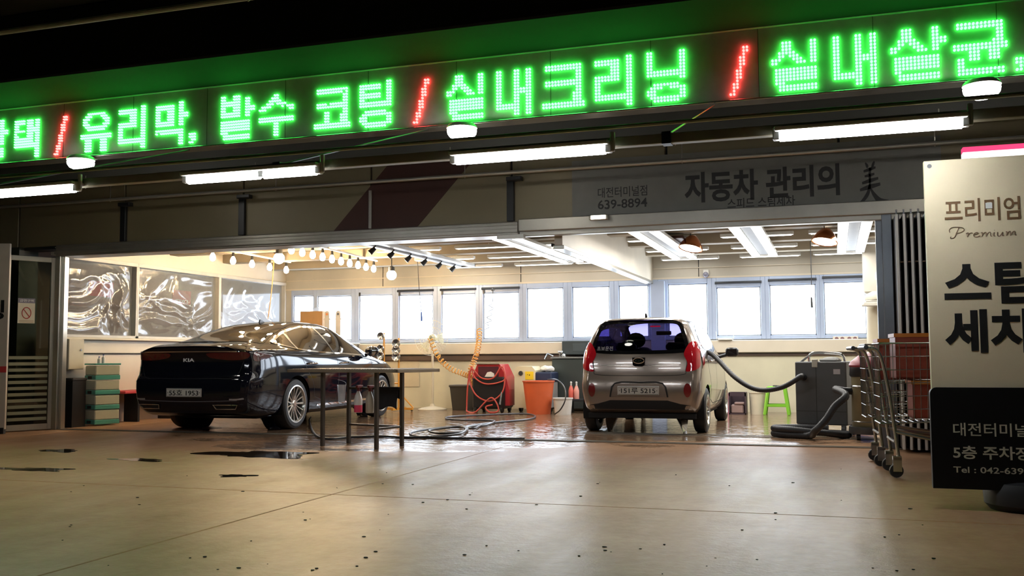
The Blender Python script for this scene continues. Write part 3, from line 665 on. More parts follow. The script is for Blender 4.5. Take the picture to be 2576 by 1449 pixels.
ons('lettering', '세차', 2374, 2612, 780, 887, M_INK2, 0.035)
M_PALE = mat('pale_print', (0.55, 0.53, 0.42), 0.5)
ons('lettering', '대전터미널점', 2395, 2622, 1062, 1099, M_PALE, 0.008, -0.045)
ons('lettering', '5층 주차장', 2395, 2592, 1119, 1157, M_PALE, 0.018, -0.045)
ons('lettering', 'Tel : 042-639-8894', 2396, 2650, 1171, 1194, M_PALE, 0.012, -0.045)
B().box(-w2+0.02, w2-0.02, 0.03, 0.06, z0+0.05, zt_-0.03, 0.004).obj('back_frame', M_BLACK, st, smooth=0)
B().cyl((-w2+0.035, -0.022, zt_-0.035), (-w2+0.035, -0.016, zt_-0.035), 0.014, n=12).obj('grommet', M_BLACK, st)
B().lathe([(0.0, 0.0), (0.21, 0.0), (0.245, 0.04), (0.25, 0.11), (0.225, 0.17), (0.12, 0.20), (0.0, 0.20)], 28, o=(0.12, 0.12, 0)).cyl((0.12, 0.12, 0.15), (0.12, 0.12, z0+0.3), 0.03, n=10).box(0.06, 0.18, 0.05, 0.13, z0+0.1, z0+0.16).obj('weighted_foot', M_RUB, st)
# striped lit box behind the board
p = ony(2420, 388, 8.2); q = ony(2700, 372, 8.2)
t = thing('light_box_sign', 'lit box sign with pink and white bands behind the tall board', 'sign', (p.x, 8.2, p.z))
L_ = q.x-p.x
B().box(0, L_, -0.05, 0.05, -0.045, 0.005, 0.003).obj('white_band', emat('box_white_light', (1, 1, 1), 1.1), t, smooth=0)
B().box(0, L_, -0.05, 0.05, 0.005, 0.045, 0.003).obj('pink_band', emat('box_pink_light', (0.9, 0.05, 0.15), 0.9), t, smooth=0)
B().box(0, L_, 0.05, 0.07, -0.05, 0.05).box(L_-0.14, L_-0.1, 0, 0.04, 0.04, GC-p.z).obj('bracket', M_ALUD, t, smooth=0)

# ------------------------------------------------------------------ open glass door leaf on the left
pr_, pl_ = Vector((-10.30, FY-0.05, 0)), Vector((-10.56, 10.20, 0))
dv_ = (pl_-pr_); wid = dv_.length
d1 = struct(thing('door_1', 'open aluminium glass door leaf with a no-smoking sticker', 'door', pr_, math.atan2(dv_.y, dv_.x)))
del d1['category']
M_DALU = mat('door_aluminium', (0.50, 0.48, 0.40), 0.35, 0.6, var=0.08)
H_ = HEAD-0.02; fw = 0.06
B().box(0, fw, -0.02, 0.02, 0.01, H_, 0.004).box(wid-fw, wid, -0.02, 0.02, 0.01, H_, 0.004).box(fw, wid-fw, -0.02, 0.02, 0.01, 0.09, 0.004).box(fw, wid-fw, -0.02, 0.02, H_-0.07, H_, 0.004).obj('frame', M_DALU, d1, smooth=0)
B().box(fw, wid-fw, -0.004, 0.004, 0.09, H_-0.07).obj('pane', glassmat('door_glass', (0.55, 0.60, 0.52), 0.06), d1, smooth=0)
M_FROST = glassmat('frosted_stripe', (0.5, 0.55, 0.4), 0.02, 0.3, 0.75, (0.62, 0.62, 0.42))
for k in range(11):
    z = 0.14+k*0.083
    B().box(fw+0.01, wid-fw-0.01, 0.004, 0.006, z, z+0.043).obj('frosted_stripe', M_FROST, d1, smooth=0)
# sticker is on the camera side of the leaf (local +y points to the garage)
def onleaf(u, z): return (wid-fw-(u)*(wid-2*fw), 0.0065, z)
sx0, sx1 = wid-fw-0.62*(wid-2*fw), wid-fw-0.20*(wid-2*fw); sz0, sz1 = 1.46, 1.80
stk = tag(B().box(sx0, sx1, 0.005, 0.008, sz0, sz1).obj('sticker', mat('sticker_cream', (0.70, 0.64, 0.48), 0.5), d1, smooth=0), 'no-smoking notice sticker')
cxs = (sx0+sx1)/2
B().tube([(cxs+0.058*math.cos(a), 0.010, 1.60+0.075*math.sin(a)) for a in [2*PI*k/24 for k in range(24)]], 0.006, 5, closed=True).tube([(cxs+0.042, 0.010, 1.655), (cxs-0.042, 0.010, 1.545)], 0.006, 5).obj('prohibition_ring', mat('ring_red', (0.45, 0.04, 0.02), 0.5), stk)
B().box(sx0, sx1, 0.008, 0.0095, 1.735, sz1).obj('sticker_header', mat('sticker_grey', (0.22, 0.20, 0.24), 0.5), stk, smooth=0)
lettering('sticker_title', '금연구역', (sx1-sx0)*0.8, 0.035, M_WHITE, stk, (cxs, 0.0096, 1.768), (-1, 0, 0), bold=0.01, thick=0.001)
B().box(sx0+0.015, sx1-0.02, 0.008, 0.009, 1.490, 1.497).box(sx0+0.015, sx1-0.02, 0.008, 0.009, 1.472, 1.479).obj('sticker_text_lines', mat('sticker_brown', (0.4, 0.28, 0.15), 0.5), stk, smooth=0)
# side panel just inside the left edge of the picture
p = onz(11, 1090)
sp = thing('side_board', 'pale notice board at the left edge beside the glass door', 'board', (p.x, p.y-0.1, 0), math.radians(18))
B().box(-0.8, 0.09, -0.02, 0.02, 0.06, 2.50, 0.004).obj('board', mat('notice_pale', (0.55, 0.48, 0.38), 0.5), sp, smooth=0)
B().box(-0.7, -0.64, -0.03, 0.03, 0, 0.08).box(0.02, 0.08, -0.03, 0.03, 0, 0.08).obj('foot', M_BLACK, sp, smooth=0)
B().box(-0.8, 0.092, -0.023, -0.02, 0.80, 0.88).obj('red_band', mat('band_red', (0.6, 0.05, 0.05), 0.5), sp, smooth=0)
lettering('lettering', '팅', 0.26, 0.26, M_INK2, sp, (-0.09, -0.022, 1.62), bold=0.02)
# ------------------------------------------------------------------ folded accordion door on the right
fd = thing('folding_door', 'folded stack of tall white-edged door leaves beside the right bay', 'door', (0.60, FY-0.12, 0))
M_LFD = mat('door_leaf_dark', (0.07, 0.06, 0.055), 0.4); M_LFW = mat('door_leaf_edge', (0.85, 0.83, 0.78), 0.4)
for k in range(5):
    x = 0.015+k*0.068
    lf = B().box(x, x+0.036, -0.30, 0.12, 0.03, HEAD-0.02, 0.003).obj('leaf', M_LFD, fd, smooth=0)
    B().box(x-0.001, x+0.024, -0.325, -0.30, 0.03, HEAD-0.02, 0.003).obj('edge_strip', M_LFW, lf, smooth=0)
    B().box(x+0.004, x+0.02, -0.29, -0.26, HEAD-0.02, HEAD+0.03).cyl((x+0.036, -0.28, 1.9), (x+0.066, -0.28, 1.9), 0.008, n=6).cyl((x+0.036, -0.28, 0.5), (x+0.066, -0.28, 0.5), 0.008, n=6).obj('roller', M_STEEL, lf)
# ------------------------------------------------------------------ cars: lofted bodies with cut arches and windows
def pchip(xs, ys, x):
    xs = np.array(xs, float); ys = np.array(ys, float); x = np.atleast_1d(np.array(x, float)); n = len(xs)
    h = np.diff(xs); d = np.diff(ys)/h; m = np.zeros(n)
    for i in range(1, n-1):
        if d[i-1]*d[i] > 0:
            w1 = 2*h[i]+h[i-1]; w2_ = h[i]+2*h[i-1]; m[i] = (w1+w2_)/(w1/d[i-1]+w2_/d[i])
    m[0] = d[0]; m[-1] = d[-1]
    k = np.clip(np.searchsorted(xs, x)-1, 0, n-2); t = np.clip((x-xs[k])/h[k], 0, 1)
    return (2*t**3-3*t**2+1)*ys[k]+(t**3-2*t**2+t)*h[k]*m[k]+(-2*t**3+3*t**2)*ys[k+1]+(t**3-t**2)*h[k]*m[k+1]
def tab(t, y): return pchip([a for a, _ in t], [b for _, b in t], y)
def car_grid(P, ny=150, sub=6):
    y0, y1 = P['w'][0][0], P['w'][-1][0]
    u = np.linspace(0, 1, ny); ys = y0+(y1-y0)*(0.5-0.5*np.cos(PI*u))*0.5+(y1-y0)*u*0.5
    W, ZT, ZB, WR, ZU, CR, ZM = [tab(P[k], ys) for k in ('w', 'zt', 'zb', 'wr', 'zu', 'cr', 'zm')]
    rows_ = []
    for i, y in enumerate(ys):
        w, zt, zb, wr, zu, cr, zm = W[i], ZT[i], ZB[i], WR[i], ZU[i], CR[i], ZM[i]
        gh = max(zt-cr-zb, 0.012); wb_ = 0.955*w; L = lambda t: wb_+(wr-wb_)*t
        c = [(0, zu), (0.80*w, zu), (0.925*w, zu+0.05), (0.97*w, zu+0.17), (w, zm), (0.988*w, zm+(zb-zm)*0.62), (wb_, zb),
             (L(0.30), zb+0.36*gh), (L(0.66), zb+0.72*gh), (L(0.95), zb+0.95*gh), (0.80*wr, zt-0.33*cr), (0.44*wr, zt-0.09*cr), (0, zt)]
        t = np.arange(len(c)); tt = np.linspace(0, len(c)-1, (len(c)-1)*sub+1)
        xx = pchip(t, [a for a, _ in c], tt); zz = pchip(t, [b for _, b in c], tt)
        yy = np.full_like(xx, y)
        r = P.get('rear')
        if r:
            k = np.clip((r['start']-y)/(r['start']-y0), 0, 1)**1.3; yy = yy+k*(tab(r['prof'], zz)-y0)
        r = P.get('front')
        if r:
            k = np.clip((y-r['start'])/(y1-r['start']), 0, 1)**1.3; yy = yy+k*(tab(r['prof'], zz)-y1)
        rows_.append(np.stack([xx, yy, zz], 1))
    g = np.array(rows_); return g
def car_mesh(P, bulge_r=0.05, bulge_f=0.10, K=28):
    g = car_grid(P); ny, ns, _ = g.shape; b = B()
    V = []; F = []
    def gid(side, i, j): return (side*ny+i)*ns+j
    for side in (0, 1):
        q = g.copy()
        if side: q[:, :, 0] *= -1
        V += [tuple(p) for p in q.reshape(-1, 3)]
    for side in (0, 1):
        for i in range(ny-1):
            for j in range(ns-1):
                f = (gid(side, i, j), gid(side, i, j+1), gid(side, i+1, j+1), gid(side, i+1, j)); F.append(f if side else f[::-1])
    for end, bl, sg in ((0, bulge_r, -1), (ny-1, bulge_f, 1)):
        wmax = g[end, :, 0].max(); prev = None
        for j in range(ns):
            x, y, z = g[end, j]; row = []
            for k in range(K+1):
                s_ = -1+2*k/K
                if k == 0: row.append(gid(1, end, j))
                elif k == K: row.append(gid(0, end, j))
                else: V.append((x*s_, y+sg*bl*(1-s_*s_)*min(1, x/wmax*1.3), z)); row.append(len(V)-1)
            if prev:
                for k in range(K):
                    f = (prev[k], prev[k+1], row[k+1], row[k]); F.append(f if sg < 0 else f[::-1])
            prev = row
    bm = bmesh.new(); vs = [bm.verts.new(v) for v in V]
    for f in F:
        try: bm.faces.new([vs[i] for i in f])
        except ValueError: pass
    bmesh.ops.remove_doubles(bm, verts=bm.verts, dist=1e-4)
    bmesh.ops.dissolve_degenerate(bm, edges=bm.edges, dist=1e-5)
    bmesh.ops.recalc_face_normals(bm, faces=bm.faces)
    return bm
def inpoly(p, poly):
    x, y = p; c = False; n = len(poly); j = n-1
    for i in range(n):
        xi, yi = poly[i]; xj, yj = poly[j]
        if (yi > y) != (yj > y) and x < (xj-xi)*(y-yi)/(yj-yi)+xi: c = not c
        j = i
    return c
def nearest(p, poly):
    best = None; q = Vector(p); n = len(poly)
    for i in range(n):
        a, b = Vector(poly[i]), Vector(poly[(i+1) % n]); t = max(0, min(1, (q-a).dot(b-a)/max((b-a).length_squared, 1e-12))); r = a+(b-a)*t
        if best is None or (r-q).length < (best-q).length: best = r
    return best
def cut(bm, axes, poly, cond):
    """remove the skin inside a flat outline (axes = the two coordinates it lives in), then true up the edge"""
    a, c = axes; kill = []
    for f in bm.faces:
        m = f.calc_center_median()
        if cond(m) and inpoly((m[a], m[c]), poly): kill.append(f)
    ks = set(kill); bv = set()
    for f in kill:
        for v in f.verts:
            if any(g not in ks for g in v.link_faces): bv.add(v)
    bmesh.ops.delete(bm, geom=kill, context='FACES')
    for v in bv:
        if v.is_valid:
            r = nearest((v.co[a], v.co[c]), poly); v.co[a], v.co[c] = r.x, r.y
def circle(cy, cz, r, n=48): return [(cy+r*math.cos(2*PI*k/n), cz+r*math.sin(2*PI*k/n)) for k in range(n)]
def roundpoly(pts, n=6, closed=True):
    return [(p.x, p.y) for p in smoothpath([(a, b, 0) for a, b in pts], n, closed)]
def resample(poly, step):
    out = []; n = len(poly)
    for i in range(n):
        a, b = Vector(poly[i]), Vector(poly[(i+1) % n]); k = max(1, int((b-a).length/step))
        for t in range(k): out.append(tuple(a+(b-a)*(t/k)))
    return out
DIRS = {'L': (Vector((-1,0,0)), 0), 'R': (Vector((1,0,0)), 0), 'B': (Vector((0,-1,0)), 1), 'F': (Vector((0,1,0)), 1), 'T': (Vector((0,0,1)), 2)}
def lay3(uv, side):
    u, v = uv
    if side in 'LR': return Vector((0, u, v))
    if side in 'BF': return Vector((u, 0, v))
    return Vector((u, v, 0))
def hit(bvh, uv, side, off=0.0):
    d, ax = DIRS[side]; o = lay3(uv, side)+d*6
    loc, nrm, idx, dist = bvh.ray_cast(o, -d)
    if loc is None: return None
    if nrm.dot(d) < 0: nrm = -nrm
    return loc+nrm*off
def decal(bvh, poly, side, off, name, m, parent, step=0.04, thick=0.0, smooth=40):
    """a skin piece that follows the body: outline in the plane seen from that side"""
    pl = resample(poly, step); n = len(pl); xs_ = [p[0] for p in pl]; ys_ = [p[1] for p in pl]
    pts = list(pl); ed = [(i, (i+1) % n) for i in range(n)]
    x = min(xs_)+step/2
    while x < max(xs_):
        y = min(ys_)+step/2
        while y < max(ys_):
            if inpoly((x, y), pl) and (Vector((x, y))-nearest((x, y), pl)).length > step*0.45: pts.append((x, y))
            y += step
        x += step
    vo, _, fo, _, _, _ = delaunay_2d_cdt([Vector(p) for p in pts], ed, [], 1, 1e-5)
    V = []; last = None
    for p in vo:
        q = hit(bvh, p, side, off)
        V.append(q)
    good = [q for q in V if q is not None]
    b = B(); ax = DIRS[side][1]
    for i, q in enumerate(V):
        if q is None:
            o = lay3(vo[i], side); k = min(good, key=lambda g: sum((g[a]-o[a])**2 for a in range(3) if a != ax)); o[ax] = k[ax]; V[i] = o
    if thick > 0:
        d = DIRS[side][0]; N_ = len(V); vs = V+[v-d*thick for v in V]; ec = {}
        for f in fo:
            for i in range(len(f)):
                e = (f[i], f[(i+1) % len(f)]); k = tuple(sorted(e)); ec[k] = None if k in ec else e
        fs = [tuple(f) for f in fo]+[tuple(i+N_ for i in f[::-1]) for f in fo]+[(e[0], e[1], e[1]+N_, e[0]+N_) for e in ec.values() if e]
        b.add(vs, fs)
    else: b.add(V, fo)
    return b.obj(name, m, parent, smooth=smooth)
def ribbon(bvh, pts, side, w, off, name, m, parent, n=6, closed=False, bld=None, pinch=False):
    q = smoothpath([(a, c, 0) for a, c in pts], n, closed); b = bld or B(); vs = []; ok = []
    m_ = len(q)
    for i, p in enumerate(q):
        t = q[(i+1) % m_ if closed else min(i+1, m_-1)]-q[i-1 if closed or i else 0]; nn = Vector((-t.y, t.x, 0)).normalized()*w/2
        a, c = hit(bvh, (p.x+nn.x, p.y+nn.y), side, off), hit(bvh, (p.x-nn.x, p.y-nn.y), side, off)
        if a is None or c is None:
            if vs: vs += [vs[-2], vs[-1]]
            continue
        vs += [a, c]
    k = len(vs)//2
    b.add(vs, [(2*i, 2*i+1, 2*i+3, 2*i+2) for i in range(k-1)]+([(2*k-2, 2*k-1, 1, 0)] if closed else []))
    return b if bld is not None else b.obj(name, m, parent, smooth=60)
def wheel(parent, name, at, r, wd, rimr, style, flip, m_rim):
    s = 1 if flip else -1   # outer side towards s*x
    h = wd/2
    prof = [(rimr, -h*0.9), (rimr+0.01, -h), (r-0.04, -h), (r-0.012, -h*0.86), (r, -h*0.66), (r, h*0.66), (r-0.012, h*0.86), (r-0.04, h), (rimr+0.01, h), (rimr, h*0.9)]
    t = B(); t.lathe(prof, 40, 'x')
    for gx in (-0.3, 0.0, 0.3): t.lathe([(r+0.0005, gx*wd-0.006), (r-0.006, gx*wd), (r+0.0005, gx*wd+0.006)], 40, 'x')
    o = t.obj(name, M_RUB, parent, smooth=30, loc=at)
    b = B(); b.lathe([(rimr+0.012, s*h*1.0), (rimr-0.004, s*h*1.02), (rimr-0.014, s*h*0.92), (rimr-0.02, s*h*0.6), (rimr-0.03, -s*h*0.7)], 40, 'x')
    b.lathe([(0.0, s*h*0.80), (0.03, s*h*0.80), (0.038, s*h*0.72), (0.06, s*h*0.66), (0.065, s*h*0.3)], 20, 'x')
    n = 15 if style == 'multi' else 8
    for k in range(n):
        a = 2*PI*k/n; wd_ = 0.009 if style == 'multi' else 0.02
        if style == 'multi' and k % 3 == 0: wd_ = 0.013
        u = Vector((0, math.cos(a), math.sin(a))); v = Vector((0, -math.sin(a), math.cos(a))); X = Vector((s, 0, 0))
        q = []
        for rr, hw, d, th in ((0.045, wd_*1.5, h*0.70, 0.02), (rimr*0.55, wd_, h*0.72, 0.018), (rimr-0.012, wd_*1.35, h*0.86, 0.016)):
            q += [u*rr+v*hw+X*(d-th*0.4), u*rr+X*d+v*hw*0.4, u*rr+X*d-v*hw*0.4, u*rr-v*hw+X*(d-th*0.4), u*rr-v*hw*0.8+X*(d-th*1.6), u*rr+v*hw*0.8+X*(d-th*1.6)]
        b.add(q, [(6*i+j, 6*i+(j+1) % 6, 6*i+6+(j+1) % 6, 6*i+6+j) for i in range(2) for j in range(6)])
    b.obj('rim', m_rim, o, smooth=35)
    d = B(); d.lathe([(0.0, s*h*0.15), (rimr*0.72, s*h*0.15), (rimr*0.72, s*h*0.05), (0.0, s*h*0.05)], 28, 'x'); d.obj('brake_disc', mat('brake_dark', (0.05, 0.05, 0.05), 0.4, 0.6), o)
    return o
def body_from(bm, name, m, parent, smooth=34):
    me = bpy.data.meshes.new(name); bm.to_mesh(me); me.polygons.foreach_set('use_smooth', [True]*len(me.polygons)); me.set_sharp_from_angle(angle=math.radians(smooth))
    me.materials.append(m); o = bpy.data.objects.new(name, me); COL.objects.link(o); o.parent = parent; return o
def arch_liner(parent, cy, cz, r, x0, x1, m):
    b = B(); n = 24; prof = [(r, x0), (r, x1)]
    vs = []; fs = []
    for k in range(n+1):
        a = -0.35+(PI+0.7)*k/n
        for x in (x0, x1): vs.append((x, cy+r*math.cos(a), cz+r*math.sin(a)))
    for k in range(n): fs.append((2*k, 2*k+1, 2*k+3, 2*k+2))
    c = len(vs); vs += [(x1, cy+r*math.cos(-0.35+(PI+0.7)*k/n), cz+r*math.sin(-0.35+(PI+0.7)*k/n)) for k in range(n+1)]
    fs.append(tuple(range(c, c+n+1)))
    b.add(vs, fs); return b.obj('wheel_arch', m, parent, smooth=40)
def plate(parent, at, ux, txt, m_face, hang=None):
    p = B().box(-0.26, 0.26, -0.008, 0.0, -0.055, 0.055, 0.006)
    o = p.obj('license_plate', m_face, parent, smooth=0); o.location = at
    o.rotation_euler = (0, 0, math.atan2(ux[1], ux[0]))
    lettering('plate_number', txt, 0.43, 0.072, M_INK2, o, (0.0, -0.008, 0), bold=0.012, thick=0.002)
    b = B(); x, z = 0.252, 0.047
    b.tube([(-x, -0.009, -z), (x, -0.009, -z), (x, -0.009, z), (-x, -0.009, z)], 0.0025, 4, closed=True); b.obj('plate_border', M_INK2, o)
    for sx in (-0.232, 0.232): B().cyl((sx, -0.011, 0), (sx, -0.007, 0), 0.006, n=8).obj('plate_bolt', M_STEEL, o)
    return o
M_PLATE = mat('plate_white', (0.62, 0.60, 0.54), 0.4, var=0.03)
M_LINER = mat('arch_black', (0.006, 0.006, 0.006), 0.9)
M_RIM = mat('alloy_silver', (0.62, 0.60, 0.56), 0.25, 0.85, var=0.04)
M_TAIL = mat('tail_lamp_red', (0.09, 0.004, 0.007), 0.08, coat=0.8, var=0.2, scale=14)
M_SEAM = mat('panel_gap', (0.003, 0.003, 0.003), 0.7, var=0)
M_UNDER = mat('under_black', (0.008, 0.008, 0.008), 0.8)

# ---------------- black sedan
SED = dict(
    w=[(-1.17,0.775),(-1.08,0.845),(-0.85,0.895),(-0.4,0.928),(0.3,0.935),(1.4,0.935),(2.6,0.932),(3.2,0.905),(3.55,0.84),(3.80,0.66)],
    zt=[(-1.17,1.135),(-1.0,1.165),(-0.72,1.185),(-0.45,1.235),(0.0,1.365),(0.5,1.472),(0.95,1.515),(1.35,1.512),(1.7,1.465),(2.2,1.27),(2.68,1.065),(3.0,1.0),(3.4,0.91),(3.65,0.82),(3.80,0.70)],
    zb=[(-1.17,1.05),(-0.7,1.075),(0.0,1.045),(1.0,1.00),(2.3,0.96),(2.8,0.925),(3.4,0.82),(3.80,0.62)],
    wr=[(-1.17,0.66),(-0.8,0.72),(-0.4,0.70),(0.1,0.635),(0.6,0.585),(1.2,0.575),(1.7,0.60),(2.3,0.70),(2.75,0.78),(3.4,0.74),(3.80,0.55)],
    zu=[(-1.17,0.27),(-0.9,0.22),(-0.5,0.20),(2.9,0.19),(3.5,0.20),(3.80,0.25)],
    cr=[(-1.17,0.05),(-0.7,0.06),(-0.2,0.10),(0.4,0.10),(1.2,0.095),(1.8,0.10),(2.6,0.07),(3.4,0.06),(3.80,0.04)],
    zm=[(-1.17,0.68),(0,0.68),(2.9,0.64),(3.80,0.5)],
    rear=dict(start=-0.55, prof=[(0.15,-1.02),(0.28,-1.08),(0.40,-1.16),(0.56,-1.175),(0.68,-1.165),(0.77,-1.10),(0.92,-1.085),(1.02,-1.11),(1.08,-1.15),(1.135,-1.17),(1.2,-1.13),(1.6,-1.0)]),
    front=dict(start=3.0, prof=[(0.15,3.66),(0.3,3.75),(0.5,3.80),(0.62,3.78),(0.75,3.70),(0.9,3.6)]))
rot = math.radians(2.0)
sed = thing('sedan_car', 'glossy black sedan parked in the left wash bay, seen from behind', 'car', (-7.93, 11.72, 0), rot)
M_SED = mat('black_car_paint', (0.005, 0.0055, 0.011), 0.06, 0.0, var=0.0, spec=0.42)
M_SGL = mat('sedan_dark_glass', (0.010, 0.008, 0.008), 0.03, 0.0, var=0.0, spec=0.4)
bm = car_mesh(SED, 0.06, 0.14); bvh = BVHTree.FromBMesh(bm)
WRr, WB = 0.342, 2.855
for cy in (0.0, WB):
    for sd in (1, -1): cut(bm, (1, 2), circle(cy, WRr, WRr+0.045), lambda m: m.x*sd > 0.55)
body_from(bm, 'body', M_SED, sed); bm.free()
for cy in (0.0, WB):
    for sd, nm in ((-1, 0), (1, 1)):
        arch_liner(sed, cy, WRr, WRr+0.05, sd*0.90, sd*0.52, M_LINER)
        wheel(sed, 'wheel', (sd*0.80, cy, WRr), WRr, 0.235, 0.245, 'multi', sd > 0, M_RIM)
B().box(-0.62, 0.62, -0.55, 3.4, 0.17, 0.215).obj('underbody', M_UNDER, sed, smooth=0)
dlo = roundpoly([(2.44,1.005),(1.7,1.025),(0.9,1.045),(0.2,1.085),(-0.28,1.165),(-0.22,1.205),(0.1,1.310),(0.55,1.395),(1.05,1.425),(1.5,1.395),(1.9,1.290),(2.25,1.130)], 5)
for sd in 'LR':
    decal(bvh, dlo, sd, 0.004, 'side_glass', M_SGL, sed, 0.05)
    ribbon(bvh, dlo[::3], sd, 0.022, 0.006, 'window_trim', M_CHROME, sed, 3, True)
    b = B()
    for ln in ([(1.18,1.025),(1.15,1.220),(1.05,1.420)], [(0.12,1.090),(0.10,1.190),(0.16,1.310)]): ribbon(bvh, ln, sd, 0.045, 0.0065, '', None, None, 5, bld=b)
    b.obj('window_pillar', M_BLACK, sed)
    b = B()
    for ln in ([(2.42,0.96),(2.46,0.75),(2.40,0.36)], [(1.22,0.98),(1.24,0.70),(1.18,0.34)], [(0.10,1.03),(0.28,0.80),(0.44,0.62),(0.52,0.42)], [(0.52,0.42),(0.9,0.335),(1.18,0.335)], [(1.18,0.335),(1.8,0.335),(2.40,0.345)]):
        ribbon(bvh, ln, sd, 0.007, 0.0012, '', None, None, 6, bld=b)
    b.obj('door_gap', M_SEAM, sed)
    for y_ in (0.42, 1.44):
        hz = [hit(bvh, (y_+dy, 0.89+0.012*dy), sd, 0.022+0.012*(1 if abs(dy) < 0.1 else 0)) for dy in (-0.12, -0.06, 0, 0.06, 0.12)]
        h0 = hit(bvh, (y_-0.13, 0.888), sd, 0.0); h1 = hit(bvh, (y_+0.13, 0.892), sd, 0.0)
        B().tube([h0]+hz+[h1], 0.012, 8).obj('door_handle', M_CHROME, sed)
    ribbon(bvh, [(0.62,0.30),(1.4,0.30),(2.35,0.315)], sd, 0.03, 0.006, 'sill_trim', M_CHROME, sed)
    # wing mirror
    s = -1 if sd == 'L' else 1
    mb = B().sphere((s*1.02, 2.22, 1.07), 0.11, 16, 10, (1.05, 0.75, 0.72)); mb.tube([(s*0.90, 2.24, 1.01), (s*0.97, 2.23, 1.04)], 0.03, 8)
    mo = mb.obj('wing_mirror', M_SED, sed)
    B().lathe([(0.0, -0.078), (0.06, -0.076), (0.085, -0.06)], 16, 'y', (s*1.03, 2.22, 1.07)).obj('mirror_glass', M_CHROME, mo)
rearglass = roundpoly([(-0.66,-0.55),(-0.60,-0.2),(-0.53,0.25),(-0.47,0.44),(0,0.49),(0.47,0.44),(0.53,0.25),(0.60,-0.2),(0.66,-0.55),(0.35,-0.635),(0,-0.655),(-0.35,-0.635)], 4)
decal(bvh, rearglass, 'T', 0.004, 'rear_glass', M_SGL, sed, 0.06)
wind = roundpoly([(-0.52,1.66),(0,1.60),(0.52,1.66),(0.66,2.2),(0.76,2.62),(0,2.76),(-0.76,2.62),(-0.66,2.2)], 4)
decal(bvh, wind, 'T', 0.004, 'windscreen', M_SGL, sed, 0.06)
b = B(); ribbon(bvh, [(-0.72,-0.60),(-0.76,-0.85),(-0.74,-1.02)], 'T', 0.007, 0.0012, '', None, None, 6, bld=b); ribbon(bvh, [(0.72,-0.60),(0.76,-0.85),(0.74,-1.02)], 'T', 0.007, 0.0012, '', None, None, 6, bld=b)
ribbon(bvh, [(-0.76,0.930),(-0.66,0.730),(-0.4,0.715),(0,0.710),(0.4,0.715),(0.66,0.730),(0.76,0.930)], 'B', 0.008, 0.0012, '', None, None, 6, bld=b)
b.obj('boot_gap', M_SEAM, sed)
# tail lamps and the strip between them
for s in (-1, 1):
    tp = roundpoly([(s*0.28,1.038),(s*0.55,1.045),(s*0.79,1.045),(s*0.79,0.965),(s*0.62,0.945),(s*0.42,0.96),(s*0.30,0.985)], 4)
    decal(bvh, tp, 'B', 0.006, 'tail_lamp', M_TAIL, sed, 0.03)
    tp2 = roundpoly([(-0.98,1.040),(-0.85,1.040),(-0.62,1.005),(-0.80,0.950),(-0.98,0.935)], 4)
    decal(bvh, tp2, 'L' if s < 0 else 'R', 0.006, 'tail_lamp_side', M_TAIL, sed, 0.03)
    ex = [(s*0.42,0.335),(s*0.68,0.335),(s*0.72,0.385),(s*0.40,0.385)]
    hx = [hit(bvh, p_, 'B', 0.010) for p_ in resample(ex, 0.06)]
    e = B().tube(hx, 0.009, 6, closed=True).obj('exhaust_tip', M_CHROME, sed)
    decal(bvh, ex, 'B', 0.003, 'exhaust_mouth', M_SEAM, e, 0.04)
    ribbon(bvh, [(s*0.62,0.45),(s*0.72,0.45),(s*0.79,0.46)], 'B', 0.02, 0.005, 'rear_reflector', mat('reflector_grey', (0.4, 0.4, 0.42), 0.2, 0.5), sed)
ribbon(bvh, [(-0.80,1.055),(-0.4,1.058),(0,1.059),(0.4,1.058),(0.80,1.055)], 'B', 0.012, 0.006, 'boot_chrome_strip', M_CHROME, sed)
ribbon(bvh, [(-0.72,0.435),(-0.3,0.425),(0,0.422),(0.3,0.425),(0.72,0.435)], 'B', 0.010, 0.003, 'bumper_line', mat('bumper_gloss_line', (0.10, 0.10, 0.11), 0.2), sed)
pp = hit(bvh, (0, 0.535), 'B', 0.012)
plate(sed, (0, pp.y, 0.535), (1, 0), '55호 1953', M_PLATE)
pk = hit(bvh, (0, 0.945), 'B', 0.004)
lettering('badge', 'KIA', 0.16, 0.045, M_WHITE, sed, (0, pk.y, 0.948), bold=0.015, thick=0.008)
# shark-fin aerial
fz = tab(SED['zt'], [0.62])[0]
B().prism([(0.53, fz-0.01), (0.68, fz), (0.66, fz+0.012), (0.58, fz+0.042), (0.555, fz+0.044)], -0.009, 0.009, 'x').obj('roof_aerial', M_BLACK, sed, smooth=0)

